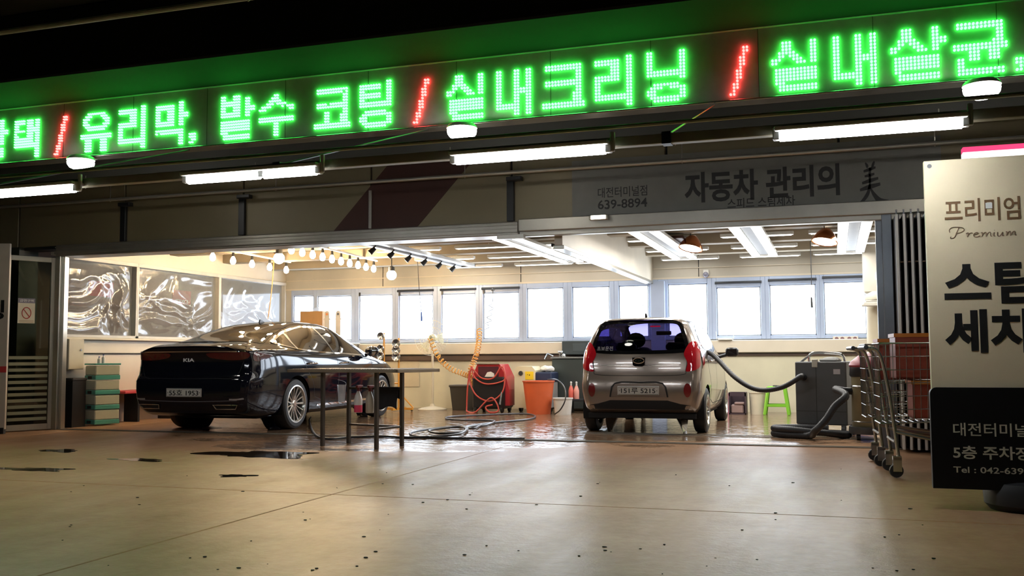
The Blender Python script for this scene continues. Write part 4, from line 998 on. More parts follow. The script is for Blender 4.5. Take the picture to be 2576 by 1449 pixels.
# ---------------- silver-brown hatchback
HAT = dict(
    w=[(-0.53,0.67),(-0.47,0.735),(-0.36,0.765),(-0.1,0.782),(0.4,0.790),(1.3,0.795),(2.2,0.79),(2.6,0.755),(2.88,0.66),(3.06,0.45)],
    zt=[(-0.53,1.43),(-0.40,1.452),(-0.1,1.472),(0.5,1.488),(1.1,1.475),(1.5,1.42),(1.9,1.22),(2.25,1.03),(2.5,0.965),(2.8,0.86),(2.95,0.76),(3.06,0.62)],
    zb=[(-0.53,1.04),(0.0,1.02),(0.8,0.965),(1.6,0.925),(2.3,0.885),(2.7,0.78),(3.06,0.54)],
    wr=[(-0.53,0.52),(-0.3,0.545),(0.3,0.56),(1.0,0.56),(1.5,0.575),(2.0,0.62),(2.4,0.66),(2.8,0.58),(3.06,0.38)],
    zu=[(-0.53,0.30),(-0.36,0.24),(0.1,0.20),(2.3,0.20),(2.8,0.22),(3.06,0.26)],
    cr=[(-0.53,0.035),(0.0,0.06),(1.0,0.07),(1.6,0.075),(2.3,0.06),(3.06,0.04)],
    zm=[(-0.53,0.60),(0.4,0.60),(2.3,0.58),(3.06,0.45)],
    rear=dict(start=-0.02, prof=[(0.15,-0.42),(0.28,-0.50),(0.40,-0.535),(0.52,-0.54),(0.66,-0.525),(0.76,-0.495),(0.92,-0.475),(1.02,-0.455),(1.20,-0.405),(1.36,-0.345),(1.41,-0.34),(1.45,-0.36),(1.5,-0.36)]),
    front=dict(start=2.4, prof=[(0.15,2.92),(0.3,3.02),(0.45,3.06),(0.6,3.03),(0.8,2.9),(1.0,2.7)]))
hat = thing('hatchback_car', 'beige-grey hatchback parked in the right wash bay, seen from behind', 'car', (-2.335, 12.58, 0), math.radians(0.4))
M_HAT = mat('beige_grey_car_paint', (0.30, 0.245, 0.205), 0.22, 0.55, var=0.04, coat=0.9)
bm = car_mesh(HAT, 0.045, 0.12); bvh = BVHTree.FromBMesh(bm)
HR, HWB = 0.282, 2.385
for cy in (0.0, HWB):
    for sd in (1, -1): cut(bm, (1, 2), circle(cy, HR, HR+0.04), lambda m: m.x*sd > 0.50)
rw_ = roundpoly([(-0.575,1.03),(-0.30,1.012),(0,1.008),(0.30,1.012),(0.575,1.03),(0.595,1.10),(0.54,1.27),(0.475,1.385),(0.30,1.405),(0,1.412),(-0.30,1.405),(-0.475,1.385),(-0.54,1.27),(-0.595,1.10)], 4)
ws_ = roundpoly([(-0.50,1.42),(0,1.38),(0.50,1.42),(0.56,1.75),(0.64,2.16),(0,2.28),(-0.64,2.16),(-0.56,1.75)], 4)
sw1 = roundpoly([(0.98,1.02),(0.35,1.05),(-0.02,1.09),(0.02,1.22),(0.22,1.335),(0.6,1.375),(0.98,1.37)], 4)
sw2 = roundpoly([(1.06,1.015),(1.5,1.0),(1.96,0.975),(1.85,1.09),(1.55,1.28),(1.32,1.355),(1.06,1.37)], 4)
cut(bm, (0, 2), rw_, lambda m: m.y < -0.2); cut(bm, (0, 1), ws_, lambda m: m.z > 0.93)
for sw in (sw1, sw2):
    for sd in (1, -1): cut(bm, (1, 2), sw, lambda m: m.x*sd > 0.4)
body_from(bm, 'body', M_HAT, hat); bm.free()
M_HGL = glassmat('hatch_tinted_glass', (0.10, 0.085, 0.21), 0.035, 0.02)
M_FRIT = mat('black_glass_border', (0.006, 0.006, 0.007), 0.06, var=0)
def grow(poly, d):
    n = len(poly); cx_ = sum(p[0] for p in poly)/n; cy_ = sum(p[1] for p in poly)/n; out = []
    for i in range(n):
        a, c = Vector(poly[i-1]), Vector(poly[(i+1) % n]); t = (c-a).normalized(); nn = Vector((t.y, -t.x)); p = Vector(poly[i])
        if nn.dot(p-Vector((cx_, cy_))) < 0: nn = -nn
        out.append(tuple(p+nn*d))
    return out
def glazing(poly, side, nm):
    decal(bvh, grow(poly, 0.012), side, 0.004, nm, M_HGL, hat, 0.05)
    ribbon(bvh, grow(poly, -0.006)[::2], side, 0.045, 0.006, 'glass_border', M_FRIT, hat, 2, True)
glazing(rw_, 'B', 'rear_glass')
M_TINT = M_HGL; M_HGL = glassmat('hatch_clear_glass', (0.80, 0.82, 0.86), 0.04, 0.02); glazing(ws_, 'T', 'windscreen'); M_HGL = M_TINT
for sd in 'LR':
    glazing(sw1, sd, 'side_glass'); glazing(sw2, sd, 'side_glass')
    s = -1 if sd == 'L' else 1
    b = B()
    for ln in ([(1.02,1.38),(1.02,1.0),(1.03,0.70),(1.00,0.36)], [(0.10,1.06),(0.22,0.80),(0.36,0.60),(0.40,0.40)], [(0.40,0.40),(0.7,0.34),(1.0,0.34)], [(1.0,0.34),(1.5,0.335),(2.02,0.345)], [(2.02,0.345),(2.10,0.6),(2.02,0.95)]):
        ribbon(bvh, ln, sd, 0.008, 0.0012, '', None, None, 6, bld=b)
    b.obj('door_gap', M_SEAM, hat)
    for y_ in (0.30, 1.14):
        h0, h1 = hit(bvh, (y_-0.09, 0.90), sd, 0), hit(bvh, (y_+0.09, 0.895), sd, 0)
        B().tube([h0]+[hit(bvh, (y_+dy, 0.898), sd, 0.028) for dy in (-0.06, 0, 0.06)]+[h1], 0.012, 8).obj('door_handle', M_HAT, hat)
    mb = B().box(s*0.84, s*1.02, 1.78, 1.88, 0.955, 1.085, 0.03); mb.tube([(s*0.74, 1.86, 0.95), (s*0.86, 1.84, 0.985)], 0.025, 8)
    mo = mb.obj('wing_mirror', M_BLACK, hat, smooth=50)
    B().box(s*0.86, s*1.0, 1.775, 1.78, 0.975, 1.065).obj('mirror_glass', M_SGL, mo, smooth=0)
    tl_ = roundpoly([(s*0.555,0.99),(s*0.60,1.10),(s*0.65,1.145),(s*0.715,1.11),(s*0.735,0.95),(s*0.725,0.815),(s*0.585,0.775),(s*0.60,0.88)], 4)
    decal(bvh, tl_, 'B', 0.010, 'tail_lamp', mat('hatch_tail_red', (0.52, 0.010, 0.02), 0.07, coat=1.0, var=0.15, scale=18), hat, 0.025)
    ts_ = roundpoly([(-0.30,1.12),(-0.24,1.12),(-0.13,1.03),(-0.17,0.91),(-0.29,0.81)], 4)
    decal(bvh, ts_, sd, 0.010, 'tail_lamp_side', mat('hatch_tail_red', (0.5, 0, 0)), hat, 0.03)
    fg = [(s*(0.60+0.045*math.cos(2*PI*k/20)), 0.545+0.085*math.sin(2*PI*k/20)) for k in range(20)]
    decal(bvh, fg, 'B', 0.006, 'rear_reflector', mat('reflector_dark_red', (0.20, 0.02, 0.02), 0.1, coat=0.6), hat, 0.03)
    for cy in (0.0, HWB):
        arch_liner(hat, cy, HR, HR+0.045, s*0.77, s*0.50, M_LINER)
        wheel(hat, 'wheel', (s*0.70, cy, HR), HR, 0.17, 0.185, 'five', s > 0, M_RIM)
B().box(-0.68, 0.68, -0.42, 2.9, 0.19, 0.25).obj('underbody', M_UNDER, hat, smooth=0)
decal(bvh, [(-0.63,0.36),(-0.52,0.375),(-0.36,0.42),(0.36,0.42),(0.52,0.375),(0.63,0.36),(0.60,0.306),(-0.60,0.306)], 'B', 0.004, 'bumper_lower', M_UNDER, hat, 0.05)
decal(bvh, [(-0.36,0.46),(-0.30,0.628),(0.30,0.628),(0.36,0.46)], 'B', 0.003, 'plate_recess', mat('recess_brown', (0.20, 0.15, 0.115), 0.4, 0.3), hat, 0.05)
b = B(); ribbon(bvh, [(-0.36,0.46),(-0.30,0.628),(0,0.64),(0.30,0.628),(0.36,0.46)], 'B', 0.018, 0.006, '', None, None, 3, bld=b); b.obj('recess_edge', M_UNDER, hat)
b = B(); ribbon(bvh, [(-0.60,0.99),(-0.58,0.80),(-0.52,0.735),(0,0.725),(0.52,0.735),(0.58,0.80),(0.60,0.99)], 'B', 0.008, 0.0012, '', None, None, 6, bld=b); b.obj('tailgate_gap', M_SEAM, hat)
ribbon(bvh, [(-0.50,0.855),(0,0.85),(0.50,0.855)], 'B', 0.006, 0.004, 'crease_highlight', mat('crease_highlight_paint', (0.6, 0.55, 0.5), 0.15, 0.8), hat)  # lighter strip paints the highlight along the tailgate fold
pp = hit(bvh, (0, 0.545), 'B', 0.012)
plate(hat, (0, pp.y, 0.54), (1, 0), '151루 5215', M_PLATE)
pk = hit(bvh, (0, 0.90), 'B', 0.0)
B().prism([(x_*0.95, z_) for x_, z_ in [(-0.085,0.95),(0.085,0.95),(0.08,0.86),(0.05,0.84),(-0.05,0.84),(-0.08,0.86)]], pk.y-0.018, pk.y+0.02, 'y').obj('handle_recess', M_FRIT, hat, smooth=0)
eo = B().tube([(0.068*math.cos(2*PI*k/28), pk.y-0.022, 0.912+0.034*math.sin(2*PI*k/28)) for k in range(28)], 0.006, 6, closed=True).obj('badge', M_CHROME, hat)
lettering('badge_letters', 'KIA', 0.09, 0.028, M_CHROME, eo, (0, pk.y-0.018, 0.912), bold=0.02, thick=0.008)
pg = hit(bvh, (-0.40, 1.065), 'B', 0.010)
def on_glass(p): q = hit(bvh, (p.x, p.z), 'B', 0.009); return q if q else p
lettering('glass_sticker', '초보운전', 0.21, 0.055, M_WHITE, hat, (-0.44, pg.y, 1.065), bold=0.01, thick=0.001, flow=on_glass)
hb = hit(bvh, (0.18, 1.355), 'B', 0.0)
B().box(0.12, 0.25, hb.y+0.02, hb.y+0.05, 1.335, 1.352, 0.005).obj('high_brake_lamp', mat('brake_lamp_lit', (0.6, 0.01, 0.02), 0.2, emit=(1.0, 0.02, 0.05), es=1.2), hat, smooth=0)
az = tab(HAT['zt'], [0.05])[0]
B().cyl((0, 0.05, az-0.01), (0, 0.02, az+0.045), 0.022, 0.012, 10).cyl((0, 0.03, az+0.03), (-0.03, -0.09, az+0.20), 0.004, n=5).obj('roof_aerial', M_BLACK, hat)
# cabin
M_SEAT = mat('seat_charcoal', (0.025, 0.022, 0.035), 0.7)
B().box(-0.60, 0.60, 0.30, 0.45, 0.55, 1.02, 0.05).obj('rear_seat', M_SEAT, hat)
for x_ in (-0.34, 0.34):
    B().box(x_-0.14, x_+0.14, 0.32, 0.43, 1.03, 1.15, 0.04).obj('rear_headrest', M_SEAT, hat)
    B().box(x_-0.24, x_+0.24, 1.05, 1.20, 0.45, 1.08, 0.07).sphere((x_, 1.10, 1.19), 0.14, 12, 8, (1, 0.5, 0.8)).obj('front_seat', M_SEAT, hat, smooth=60)
B().box(-0.66, 0.66, 1.85, 2.2, 0.6, 0.93, 0.04).tube([(-0.34+0.17*math.cos(2*PI*k/20), 1.72, 0.92+0.17*math.sin(2*PI*k/20)) for k in range(20)], 0.016, 6, closed=True).obj('dashboard', M_SEAT, hat)
B().box(-0.11, 0.11, 1.45, 1.475, 1.27, 1.33, 0.01).obj('inner_mirror', M_SEAT, hat, smooth=0)
B().box(-0.66, 0.66, -0.30, 2.0, 0.30, 0.42).obj('cabin_floor', M_SEAT, hat, smooth=0)
# ------------------------------------------------------------------ lamps of the shop
M_LBAR = emat('led_bar_light', (1.0, 0.98, 0.93), L_LAMP)
M_LBAR2 = emat('ceiling_tube_light', (1.0, 0.97, 0.90), L_BAR)
M_LBODY = mat('lamp_body_white', (0.72, 0.72, 0.70), 0.4); M_LMID = mat('lamp_channel_grey', (0.16, 0.15, 0.14), 0.5)
ZL = 2.56
fr_px = [(1440, 660, 'twin LED ceiling lamp nearest the hanging divider, left bay'), (1722, 650, 'twin LED ceiling lamp leftmost in the right bay'), (1924, 644, 'twin LED ceiling lamp in the middle of the right bay'), (2140, 635, 'twin LED ceiling lamp rightmost beside the folded door')]
for i, (x, y, lb) in enumerate(fr_px):
    p = onz(x, y, ZL); y1 = p.y; y0 = 11.75
    t = thing('ceiling_lamp', lb, 'lamp', (p.x, y1, ZL), 0, 'twin LED lamps of the shop')
    L_ = y1-y0; w = 0.20
    for s in (-1, 1):
        B().box(s*0.07, s*w, -L_, 0, 0.004, 0.05, 0.004).obj('lamp_body', M_LBODY, t, smooth=0)
        B().box(s*0.075, s*(w-0.005), -L_+0.02, -0.02, -0.004, 0.004).obj('light_strip', M_LBAR, t, smooth=0)
    B().box(-0.07, 0.07, -L_, 0, 0.02, 0.05).obj('channel', M_LMID, t, smooth=0)
    for ya in (-0.03, -L_): B().box(-w, w, ya, ya+0.03, 0.0, 0.052).obj('end_plate', M_LBODY, t, smooth=0)
    for yy in (-0.4, -L_+0.4): B().cyl((0, yy, 0.05), (0, yy, CZ-ZL), 0.008, n=6).obj('hanger', M_ALUD, t)
# spot track
p = onz(1172, 672, ZL); y1 = p.y; L_ = y1-11.75
t = thing('spot_track', 'white ceiling track with a row of small black spotlights, left bay', 'lamp', (p.x, y1, ZL))
for s in (-1, 1): B().box(s*0.07, s*0.18, -L_, 0, 0.0, 0.05, 0.004).obj('rail', M_LBODY, t, smooth=0)
B().box(-0.07, 0.07, -L_, 0, 0.02, 0.05).box(-0.18, 0.18, -0.03, 0.0, 0, 0.052).obj('channel', M_LMID, t, smooth=0)
for k in range(6):
    yy = -0.35-k*0.62
    B().cyl((-0.06, yy, 0.02), (-0.10, yy-0.02, -0.03), 0.012, n=8).cyl((-0.07, yy, -0.02), (-0.14, yy-0.03, -0.09), 0.028, 0.045, 10).obj('spotlight', M_BLACK, t)
for yy in (-0.4, -L_+0.4): B().cyl((0, yy, 0.05), (0, yy, CZ-ZL), 0.008, n=6).obj('hanger', M_ALUD, t)
# ceiling tube rows across the bays
row_l = []
for r_, (Y, zz) in enumerate(((13.95, 2.64), (15.45, 2.64), (16.92, 2.64))):
    for k, X in enumerate((-6.35, -5.0, -3.85, -2.35, -1.0, 0.2)):
        wd_ = 0.55 if X < -3 else 0.50
        bay = 'left' if X < -3 else 'right'
        t = thing('tube_batten', '%s slim white ceiling batten from the left in the %s row' % (('first', 'second', 'third', 'fourth', 'fifth', 'sixth')[k], ('front', 'middle', 'rear')[r_]), 'lamp', (X, Y, zz), 0, 'slim white battens across the shop ceiling')
        B().box(-wd_, wd_, -0.05, 0.05, 0.004, 0.05, 0.004).obj('lamp_body', M_LBODY, t, smooth=0)
        B().box(-wd_+0.03, wd_-0.03, -0.042, 0.042, -0.003, 0.004).obj('light_strip', M_LBAR2, t, smooth=0)
        B().cyl((0, 0, 0.05), (0, 0, CZ-zz), 0.01, n=6).obj('hanger', M_ALUD, t)
# warm bulbs on rails
M_BULB = emat('warm_bulb_light', (1.0, 0.72, 0.42), L_BULB)
bulbn = 0
def bulb_rail(pts, label, bl, z=2.52):
    a, b = onz(*pts[0], z), onz(*pts[-1], z)
    t = thing('bulb_rail', label, 'lamp', (a.x, a.y, z+0.16)); d = b-a
    B().box(-0.02, 0.02, -0.15, d.length+0.15, 0, 0.03, 0.004).obj('rail', M_LBODY, t, smooth=0); t.rotation_euler.z = math.atan2(d.y, d.x)-PI/2
    for f in (0.15, 0.85): B().cyl((0, d.length*f, 0.03), (0, d.length*f, CZ-z-0.16), 0.008, n=6).obj('hanger', M_ALUD, t)
    n = len(pts)
    for k in range(n):
        yy = d.length*k/(n-1)
        h = B().lathe([(0.018, -0.005), (0.024, -0.06), (0.022, -0.075)], 10, o=(0, yy, 0)).obj('bulb_holder', M_BLACK, t)
        B().lathe([(0.014, -0.07), (0.034, -0.105), (0.045, -0.14), (0.040, -0.175), (0.022, -0.197), (0.0, -0.202)], 12, o=(0, yy, 0)).obj('bulb', M_BULB, h)
    return t
bulb_rail([(535, 650), (590, 658), (630, 667), (677, 675), (720, 682)], 'rail of five glowing warm bulbs near the vinyl windows', '')
bulb_rail([(733, 632), (757, 637), (780, 643), (803, 648), (826, 654), (850, 659), (873, 664), (895, 669), (917, 674), (940, 679)], 'rail of ten glowing warm bulbs above the sedan', '')
for (x, y, z, lb) in ((702, 650, 2.50, 'large round glaring lamp above the sedan'), (985, 692, 2.40, 'large round glaring lamp near the back windows')):
    p = onz(x, y, z)
    t = thing('globe_lamp', lb, 'lamp', (p.x, min(p.y, 16.6), z), 0, 'large globe lamps')
    B().sphere((0, 0, 0), 0.085, 16, 10).obj('globe', emat('globe_light', (1.0, 0.86, 0.62), 45.0), t)
    B().lathe([(0.02, 0.16), (0.05, 0.14), (0.055, 0.07)], 14).cyl((0, 0, 0.14), (0, 0, CZ-z), 0.01, n=6).obj('holder', M_BLACK, t)
M_COP = mat('copper_shade', (0.55, 0.20, 0.08), 0.22, 0.95, var=0.1)
for (x, y, lb) in ((1745, 628, 'copper dome pendant lamp left of the two in the right bay'), (2075, 612, 'copper dome pendant lamp beside the rightmost ceiling lamp')):
    p = onz(x, y, 2.50)
    t = thing('pendant_lamp', lb, 'lamp', (p.x, p.y-0.3, 2.50), 0, 'copper pendant lamps')
    sh = B().lathe([(0.03, 0.17), (0.06, 0.165), (0.11, 0.11), (0.165, 0.02), (0.175, -0.02), (0.165, -0.02), (0.10, 0.09), (0.03, 0.14)], 28).obj('shade', M_COP, t)
    sh.rotation_euler = (math.radians(-14), math.radians(10), 0)
    B().lathe([(0.0, -0.028), (0.08, -0.024), (0.155, -0.012)], 24).obj('bulb', emat('pendant_light', (1.0, 0.85, 0.66), 7.0), sh)
    B().cyl((0, 0, 0.15), (0, 0, CZ-2.50), 0.008, n=6).obj('cord', M_BLACK, t)

# ------------------------------------------------------------------ left corner
p = onx(214, 1066, -10.27); p.y = max(p.y, 11.74)
dt = thing('drawer_tower', 'tall plastic drawer tower with four cream and teal drawers', 'drawers', (p.x, p.y, 0), math.radians(-20))
M_TEAL = mat('teal_plastic', (0.10, 0.40, 0.32), 0.35); M_IVO = mat('ivory_plastic', (0.62, 0.62, 0.46), 0.35)
for k in range(4):
    z = 0.02+k*0.215
    dr = B().box(-0.15, 0.15, -0.19, 0.19, z+0.065, z+0.205, 0.012).obj('drawer', M_IVO, dt, smooth=0)
    B().box(-0.155, 0.155, -0.195, 0.195, z, z+0.065, 0.008).obj('drawer_band', M_TEAL, dr, smooth=0)
    B().box(-0.055, 0.055, -0.20, -0.19, z+0.012, z+0.055, 0.004).obj('grip', M_DARK, dr, smooth=0)
B().box(-0.16, 0.16, -0.20, 0.20, 0.88, 0.905, 0.006).obj('lid', M_TEAL, dt, smooth=0)
for (dx, dy, h, lb) in ((-0.07, 0.0, 0.10, 'small clear bottle on the left of the drawer tower lid'), (0.05, -0.05, 0.13, 'taller blue-capped bottle on the drawer tower lid')):
    q = Vector((p.x+dx, p.y+dy, 0.905)); t = thing('small_bottle', lb, 'bottle', q)
    B().lathe([(0, 0), (0.022, 0), (0.024, 0.01), (0.024, h*0.6), (0.009, h*0.78), (0.009, h*0.9)], 12).obj('bottle_body', M_WHITE, t); B().lathe([(0.011, h*0.88), (0.011, h), (0, h)], 10).obj('cap', mat('cap_blue', (0.05, 0.1, 0.4), 0.4), t)
bx = thing('wall_box', 'cream electrical box mounted low on the wall by the post', 'box', (LX, 11.35, 0.82))
B().box(0, 0.16, -0.14, 0.16, 0, 0.44, 0.008).obj('case', mat('box_cream', (0.66, 0.60, 0.44), 0.4), bx, smooth=0); B().cyl((0.16, 0.09, 0.28), (0.175, 0.09, 0.28), 0.014, n=10).obj('lock', M_STEEL, bx)
q = onx(176, 1068, -10.38)
bk = thing('waste_bin', 'tall black bin between the post and the drawer tower', 'bin', (-10.40, 11.30, 0))
B().prism([(-0.11, -0.13), (0.11, -0.13), (0.11, 0.13), (-0.11, 0.13)], 0.0, 0.66).obj('bin_body', M_BLACK, bk, smooth=0); B().box(-0.125, 0.125, -0.145, 0.145, 0.66, 0.70, 0.01).obj('bin_lid', mat('bin_lid_dark', (0.03, 0.03, 0.03), 0.4), bk, smooth=0)
be = thing('wall_bench', 'low bench with a red seat along the left wall behind the sedan', 'bench', (LX+0.03, 12.12, 0))
B().box(0.0, 0.36, 0.0, 2.2, 0.44, 0.485, 0.01).obj('seat', mat('bench_red', (0.62, 0.05, 0.06), 0.45), be, smooth=0)
for yy in (0.35, 1.15, 1.9): B().box(0.05, 0.31, yy, yy+0.045, 0, 0.44).obj('leg', M_BLACK, be, smooth=0)
# wire basket standing on the bench, half hidden by the car
wk = thing('wire_basket', 'dark wire basket on the bench beside the sedan bumper', 'basket', (LX+0.20, 13.1, 0.485))
b = B()
for k in range(12):
    a = 2*PI*k/12; b.cyl((0.09*math.cos(a), 0.09*math.sin(a), 0), (0.14*math.cos(a), 0.14*math.sin(a), 0.30), 0.004, n=4)
for z, r in ((0.0, 0.09), (0.15, 0.115), (0.30, 0.14)): b.tube([(r*math.cos(2*PI*k/20), r*math.sin(2*PI*k/20), z) for k in range(20)], 0.005, 5, closed=True)
b.obj('wires', M_BLACK, wk)

# ------------------------------------------------------------------ metal work table
A, Bc, C_, D = onz(800, 1122), onz(857, 1112), onz(972, 1130), onz(1020, 1124)
ctr = (A+Bc+C_+D)/4; ang = math.atan2((C_-A).y+(D-Bc).y, (C_-A).x+(D-Bc).x)
TW, TD, TH = 0.78, 0.42, 0.845
tb = thing('work_table', 'metal table with a slatted grate top and four square legs', 'table', (ctr.x, ctr.y, 0), ang)
M_TM = mat('table_dark_steel', (0.10, 0.085, 0.07), 0.4, 0.6, var=0.2)
M_TR = mat('table_rust_steel', (0.33, 0.27, 0.20), 0.4, 0.6, var=0.2)
TWX = 0.80
b = B(); b.box(-TWX, TWX, -0.36, -0.325, TH-0.035, TH, 0.004).box(-TWX, TWX, 0.325, 0.36, TH-0.035, TH, 0.004).box(-TWX, -TWX+0.035, -0.36, 0.36, TH-0.035, TH, 0.004).box(TWX-0.035, TWX, -0.36, 0.36, TH-0.035, TH, 0.004); b.obj('top_frame', M_TR, tb, smooth=0)
sl = B().box(-0.008, 0.008, -0.33, 0.33, TH-0.012, TH+0.004).obj('slat', M_TR, tb, smooth=0, loc=(-TWX+0.06, 0, 0))
for k in range(1, 41): same(sl, 'slat', tb, (-TWX+0.06+k*0.037, 0, 0))
for sx in (-1, 1):
    for sy in (-1, 1):
        B().box(sx*TW/2-0.02, sx*TW/2+0.02, sy*TD/2-0.02, sy*TD/2+0.02, 0, TH-0.03, 0.004).obj('leg', M_TM, tb, smooth=0)
B().box(-TW/2, TW/2, TD/2-0.012, TD/2+0.012, 0.61, 0.635).obj('rail', M_TM, tb, smooth=0)
B().box(-TW/2, TW/2, TD/2-0.012, TD/2+0.012, 0.20, 0.222).obj('rail', M_TM, tb, smooth=0)
B().box(TW/2-0.012, TW/2+0.012, -TD/2, TD/2, 0.20, 0.222).obj('rail', M_TM, tb, smooth=0)
rz_ = Matrix.Rotation(ang, 3, 'Z')
def ont(x, y, z): return ctr*Vector((1, 1, 0)) + rz_ @ Vector((x, y, z)) if False else Vector((ctr.x, ctr.y, 0)) + rz_ @ Vector((x, y, z))
def spray_bottle(name, label, at, rz, m_body, m_head, liquid=None, h=0.27, hang=False):
    t = thing(name, label, 'bottle', at, rz)
    B().lathe([(0, 0), (0.043, 0), (0.046, 0.01), (0.046, h*0.52), (0.036, h*0.66), (0.022, h*0.80), (0.015, h*0.86), (0.015, h*0.9)], 18).obj('bottle_body', m_body, t)
    if liquid: B().lathe([(0, 0.002), (0.0465, 0.004), (0.0470, 0.012), (0.0470, h*0.30), (0.0, h*0.30)], 18).obj('liquid', liquid, t)
    B().box(-0.016, 0.016, -0.05, 0.035, h*0.98, h*1.10, 0.008).cyl((0, 0, h*0.86), (0, 0, h*1.0), 0.017, 0.014, 10).cyl((0, -0.05, h*1.06), (0, -0.07, h*1.06), 0.010, n=8).tube([(0, -0.035, h*1.0), (0, -0.05, h*0.93), (0, -0.04, h*0.84)], 0.006, 6).obj('trigger_head', m_head, t)
    return t
M_CLR = mat('bottle_milky', (0.72, 0.66, 0.60), 0.3); M_MAR = mat('trigger_maroon', (0.22, 0.03, 0.04), 0.4); M_PINKL = mat('pink_liquid', (0.75, 0.06, 0.14), 0.25); M_BEI = mat('bottle_beige', (0.42, 0.36, 0.26), 0.35)
for (px_, lb, mb_, lq) in ((897, 'spray bottle half full of pink liquid hung on the table rail', M_CLR, M_PINKL), (933, 'cloudy beige spray bottle hung on the table rail beside the pink one', M_BEI, None)):
    u = (px_-857)/(1020-857); at = ont(-TW/2+u*TW, TD/2-0.055, 0.352)
    spray_bottle('spray_bottle', lb, at, ang+PI, mb_, M_MAR, lq, 0.28)
# black cloth over the rail
cl = B(); vs = []; n, m_ = 14, 12
x0_ = -TW/2+(945-857)/163*TW; x1_ = -TW/2+(1010-857)/163*TW
for j in range(m_+1):
    for i in range(n+1):
        u, v = i/n, j/m_
        z = 0.643-v*0.235-0.02*math.sin(u*7)*v; y = TD/2-0.022-0.012*math.sin(u*11+v*2)*v-0.004
        vs.append((x0_+(x1_-x0_)*u+0.01*math.sin(v*5+u), y, z))
k0 = len(vs)
for i in range(n+1): u = i/n; vs.append((x0_+(x1_-x0_)*u, TD/2+0.02, 0.643))
for i in range(n+1): u = i/n; vs.append((x0_+(x1_-x0_)*u, TD/2+0.024, 0.50+0.02*math.sin(u*9)))
fs = [(j*(n+1)+i, j*(n+1)+i+1, (j+1)*(n+1)+i+1, (j+1)*(n+1)+i) for j in range(m_) for i in range(n)]
fs += [(i, i+1, k0+i+1, k0+i) for i in range(n)]+[(k0+i, k0+i+1, k0+n+2+i, k0+n+1+i) for i in range(n)]
cl.add(vs, fs); co = cl.obj('cloth', mat('black_cloth', (0.01, 0.01, 0.012), 0.9), None, smooth=180)
tag(co, 'black cloth draped over the table rail', 'cloth'); co.location = (ctr.x, ctr.y, 0); co.rotation_euler.z = ang
sm = co.modifiers.new('thick', 'SOLIDIFY'); sm.thickness = 0.005
at = ont(-TW/2-0.075, TD/2-0.04, 0.46)
t = thing('plastic_cup', 'clear plastic cup hung at the left table leg', 'cup', at)
B().lathe([(0, 0), (0.036, 0), (0.050, 0.19), (0.054, 0.20)], 18).tube([(0.05*math.cos(a), 0.05*math.sin(a), 0.195+0.06*math.sin(a/2)) for a in [PI*k/8 for k in range(9)]], 0.003, 4).obj('cup_body', glassmat('cup_clear', (0.8, 0.82, 0.85), 0.05, 0.1, 0.25), t)

# ------------------------------------------------------------------ hoses on the floor
def floor_hose(name, label, px_pts, r, m, z=None, n=8, sides=8):
    pts = []
    for q in px_pts:
        p = onz(q[0], q[1], r); zz = q[2] if len(q) > 2 else r+0.002
        pts.append((p.x, p.y, zz))
    o = B().tube(smoothpath(pts, n), r, sides).obj(name, m, None, smooth=60); tag(o, label, 'hose'); return o
M_HOSE = mat('hose_black', (0.02, 0.02, 0.024), 0.35, var=0.2)
floor_hose('water_hose', 'black rubber hose coiled on the wet floor between table and hatchback', [(1320, 1104), (1150, 1103), (1050, 1098), (1035, 1090, .022), (1090, 1080, .022), (1165, 1076, .03), (1170, 1088, .03), (1110, 1092, .022), (1080, 1086, .03), (1140, 1080, .04), (1172, 1083, .04), (1150, 1096, .03), (1040, 1101), (960, 1098), (880, 1100), (820, 1104), (790, 1090), (778, 1060), (782, 1050)], 0.014, M_HOSE)
floor_hose('water_hose', 'grey rubber hose looped on the floor nearer the back wall', [(1170, 1078), (1180, 1073, .02), (1240, 1064), (1330, 1055), (1345, 1046), (1310, 1041), (1200, 1045), (1130, 1049), (1126, 1054), (1170, 1057), (1235, 1058), (1243, 1064, .03), (1220, 1070), (1175, 1075), (1195, 1078, .02), (1212, 1068)], 0.014, mat('hose_grey', (0.06, 0.06, 0.07), 0.3))

# ------------------------------------------------------------------ along the back wall, left of the hatchback
def at_back(x, y, Y): p = ony(x, y, Y); return p
# shelf with cartons behind the sedan
sx_ = ony(790, 800, 16.75).x
sh = thing('storage_shelf', 'grey metal shelf in the back corner behind the sedan', 'shelf', (sx_, 16.8, 0))
for z in (0.1, 0.65, 1.22): B().box(-0.75, 0.85, -0.25, 0.25, z, z+0.03, 0.003).obj('shelf_board', M_ALUD, sh, smooth=0)
for x_ in (-0.73, 0.81):
    for y_ in (-0.23, 0.21): B().box(x_, x_+0.03, y_, y_+0.03, 0, 1.25).obj('post', M_ALUD, sh, smooth=0)
M_CARD = mat('cardboard', (0.42, 0.24, 0.10), 0.8, var=0.12)
def carton(label, X, Y, z, w, d, h, rz):
    t = thing('carton', label, 'box', (X, Y, z), rz, 'cartons behind the sedan')
    B().box(-w/2, w/2, -d/2, d/2, 0, h, 0.003).obj('box_body', M_CARD, t, smooth=0)
    B().box(-w/2-0.002, w/2+0.002, -0.025, 0.025, 0.01, h+0.002).obj('tape', mat('parcel_tape', (0.5, 0.34, 0.18), 0.3), t, smooth=0)
    B().box(-w/2-0.03, -w/2, -d/2, d/2, h-0.004, h, 0).obj('flap', M_CARD, t, smooth=0)
carton('tall brown cardboard carton behind the sedan roof', ony(792, 780, 16.8).x, 16.82, 1.25, 0.46, 0.38, 0.62, 0.1)
carton('flat darker cardboard carton left of the tall one', ony(725, 795, 16.8).x+0.05, 16.8, 1.25, 0.42, 0.34, 0.42, -0.15)
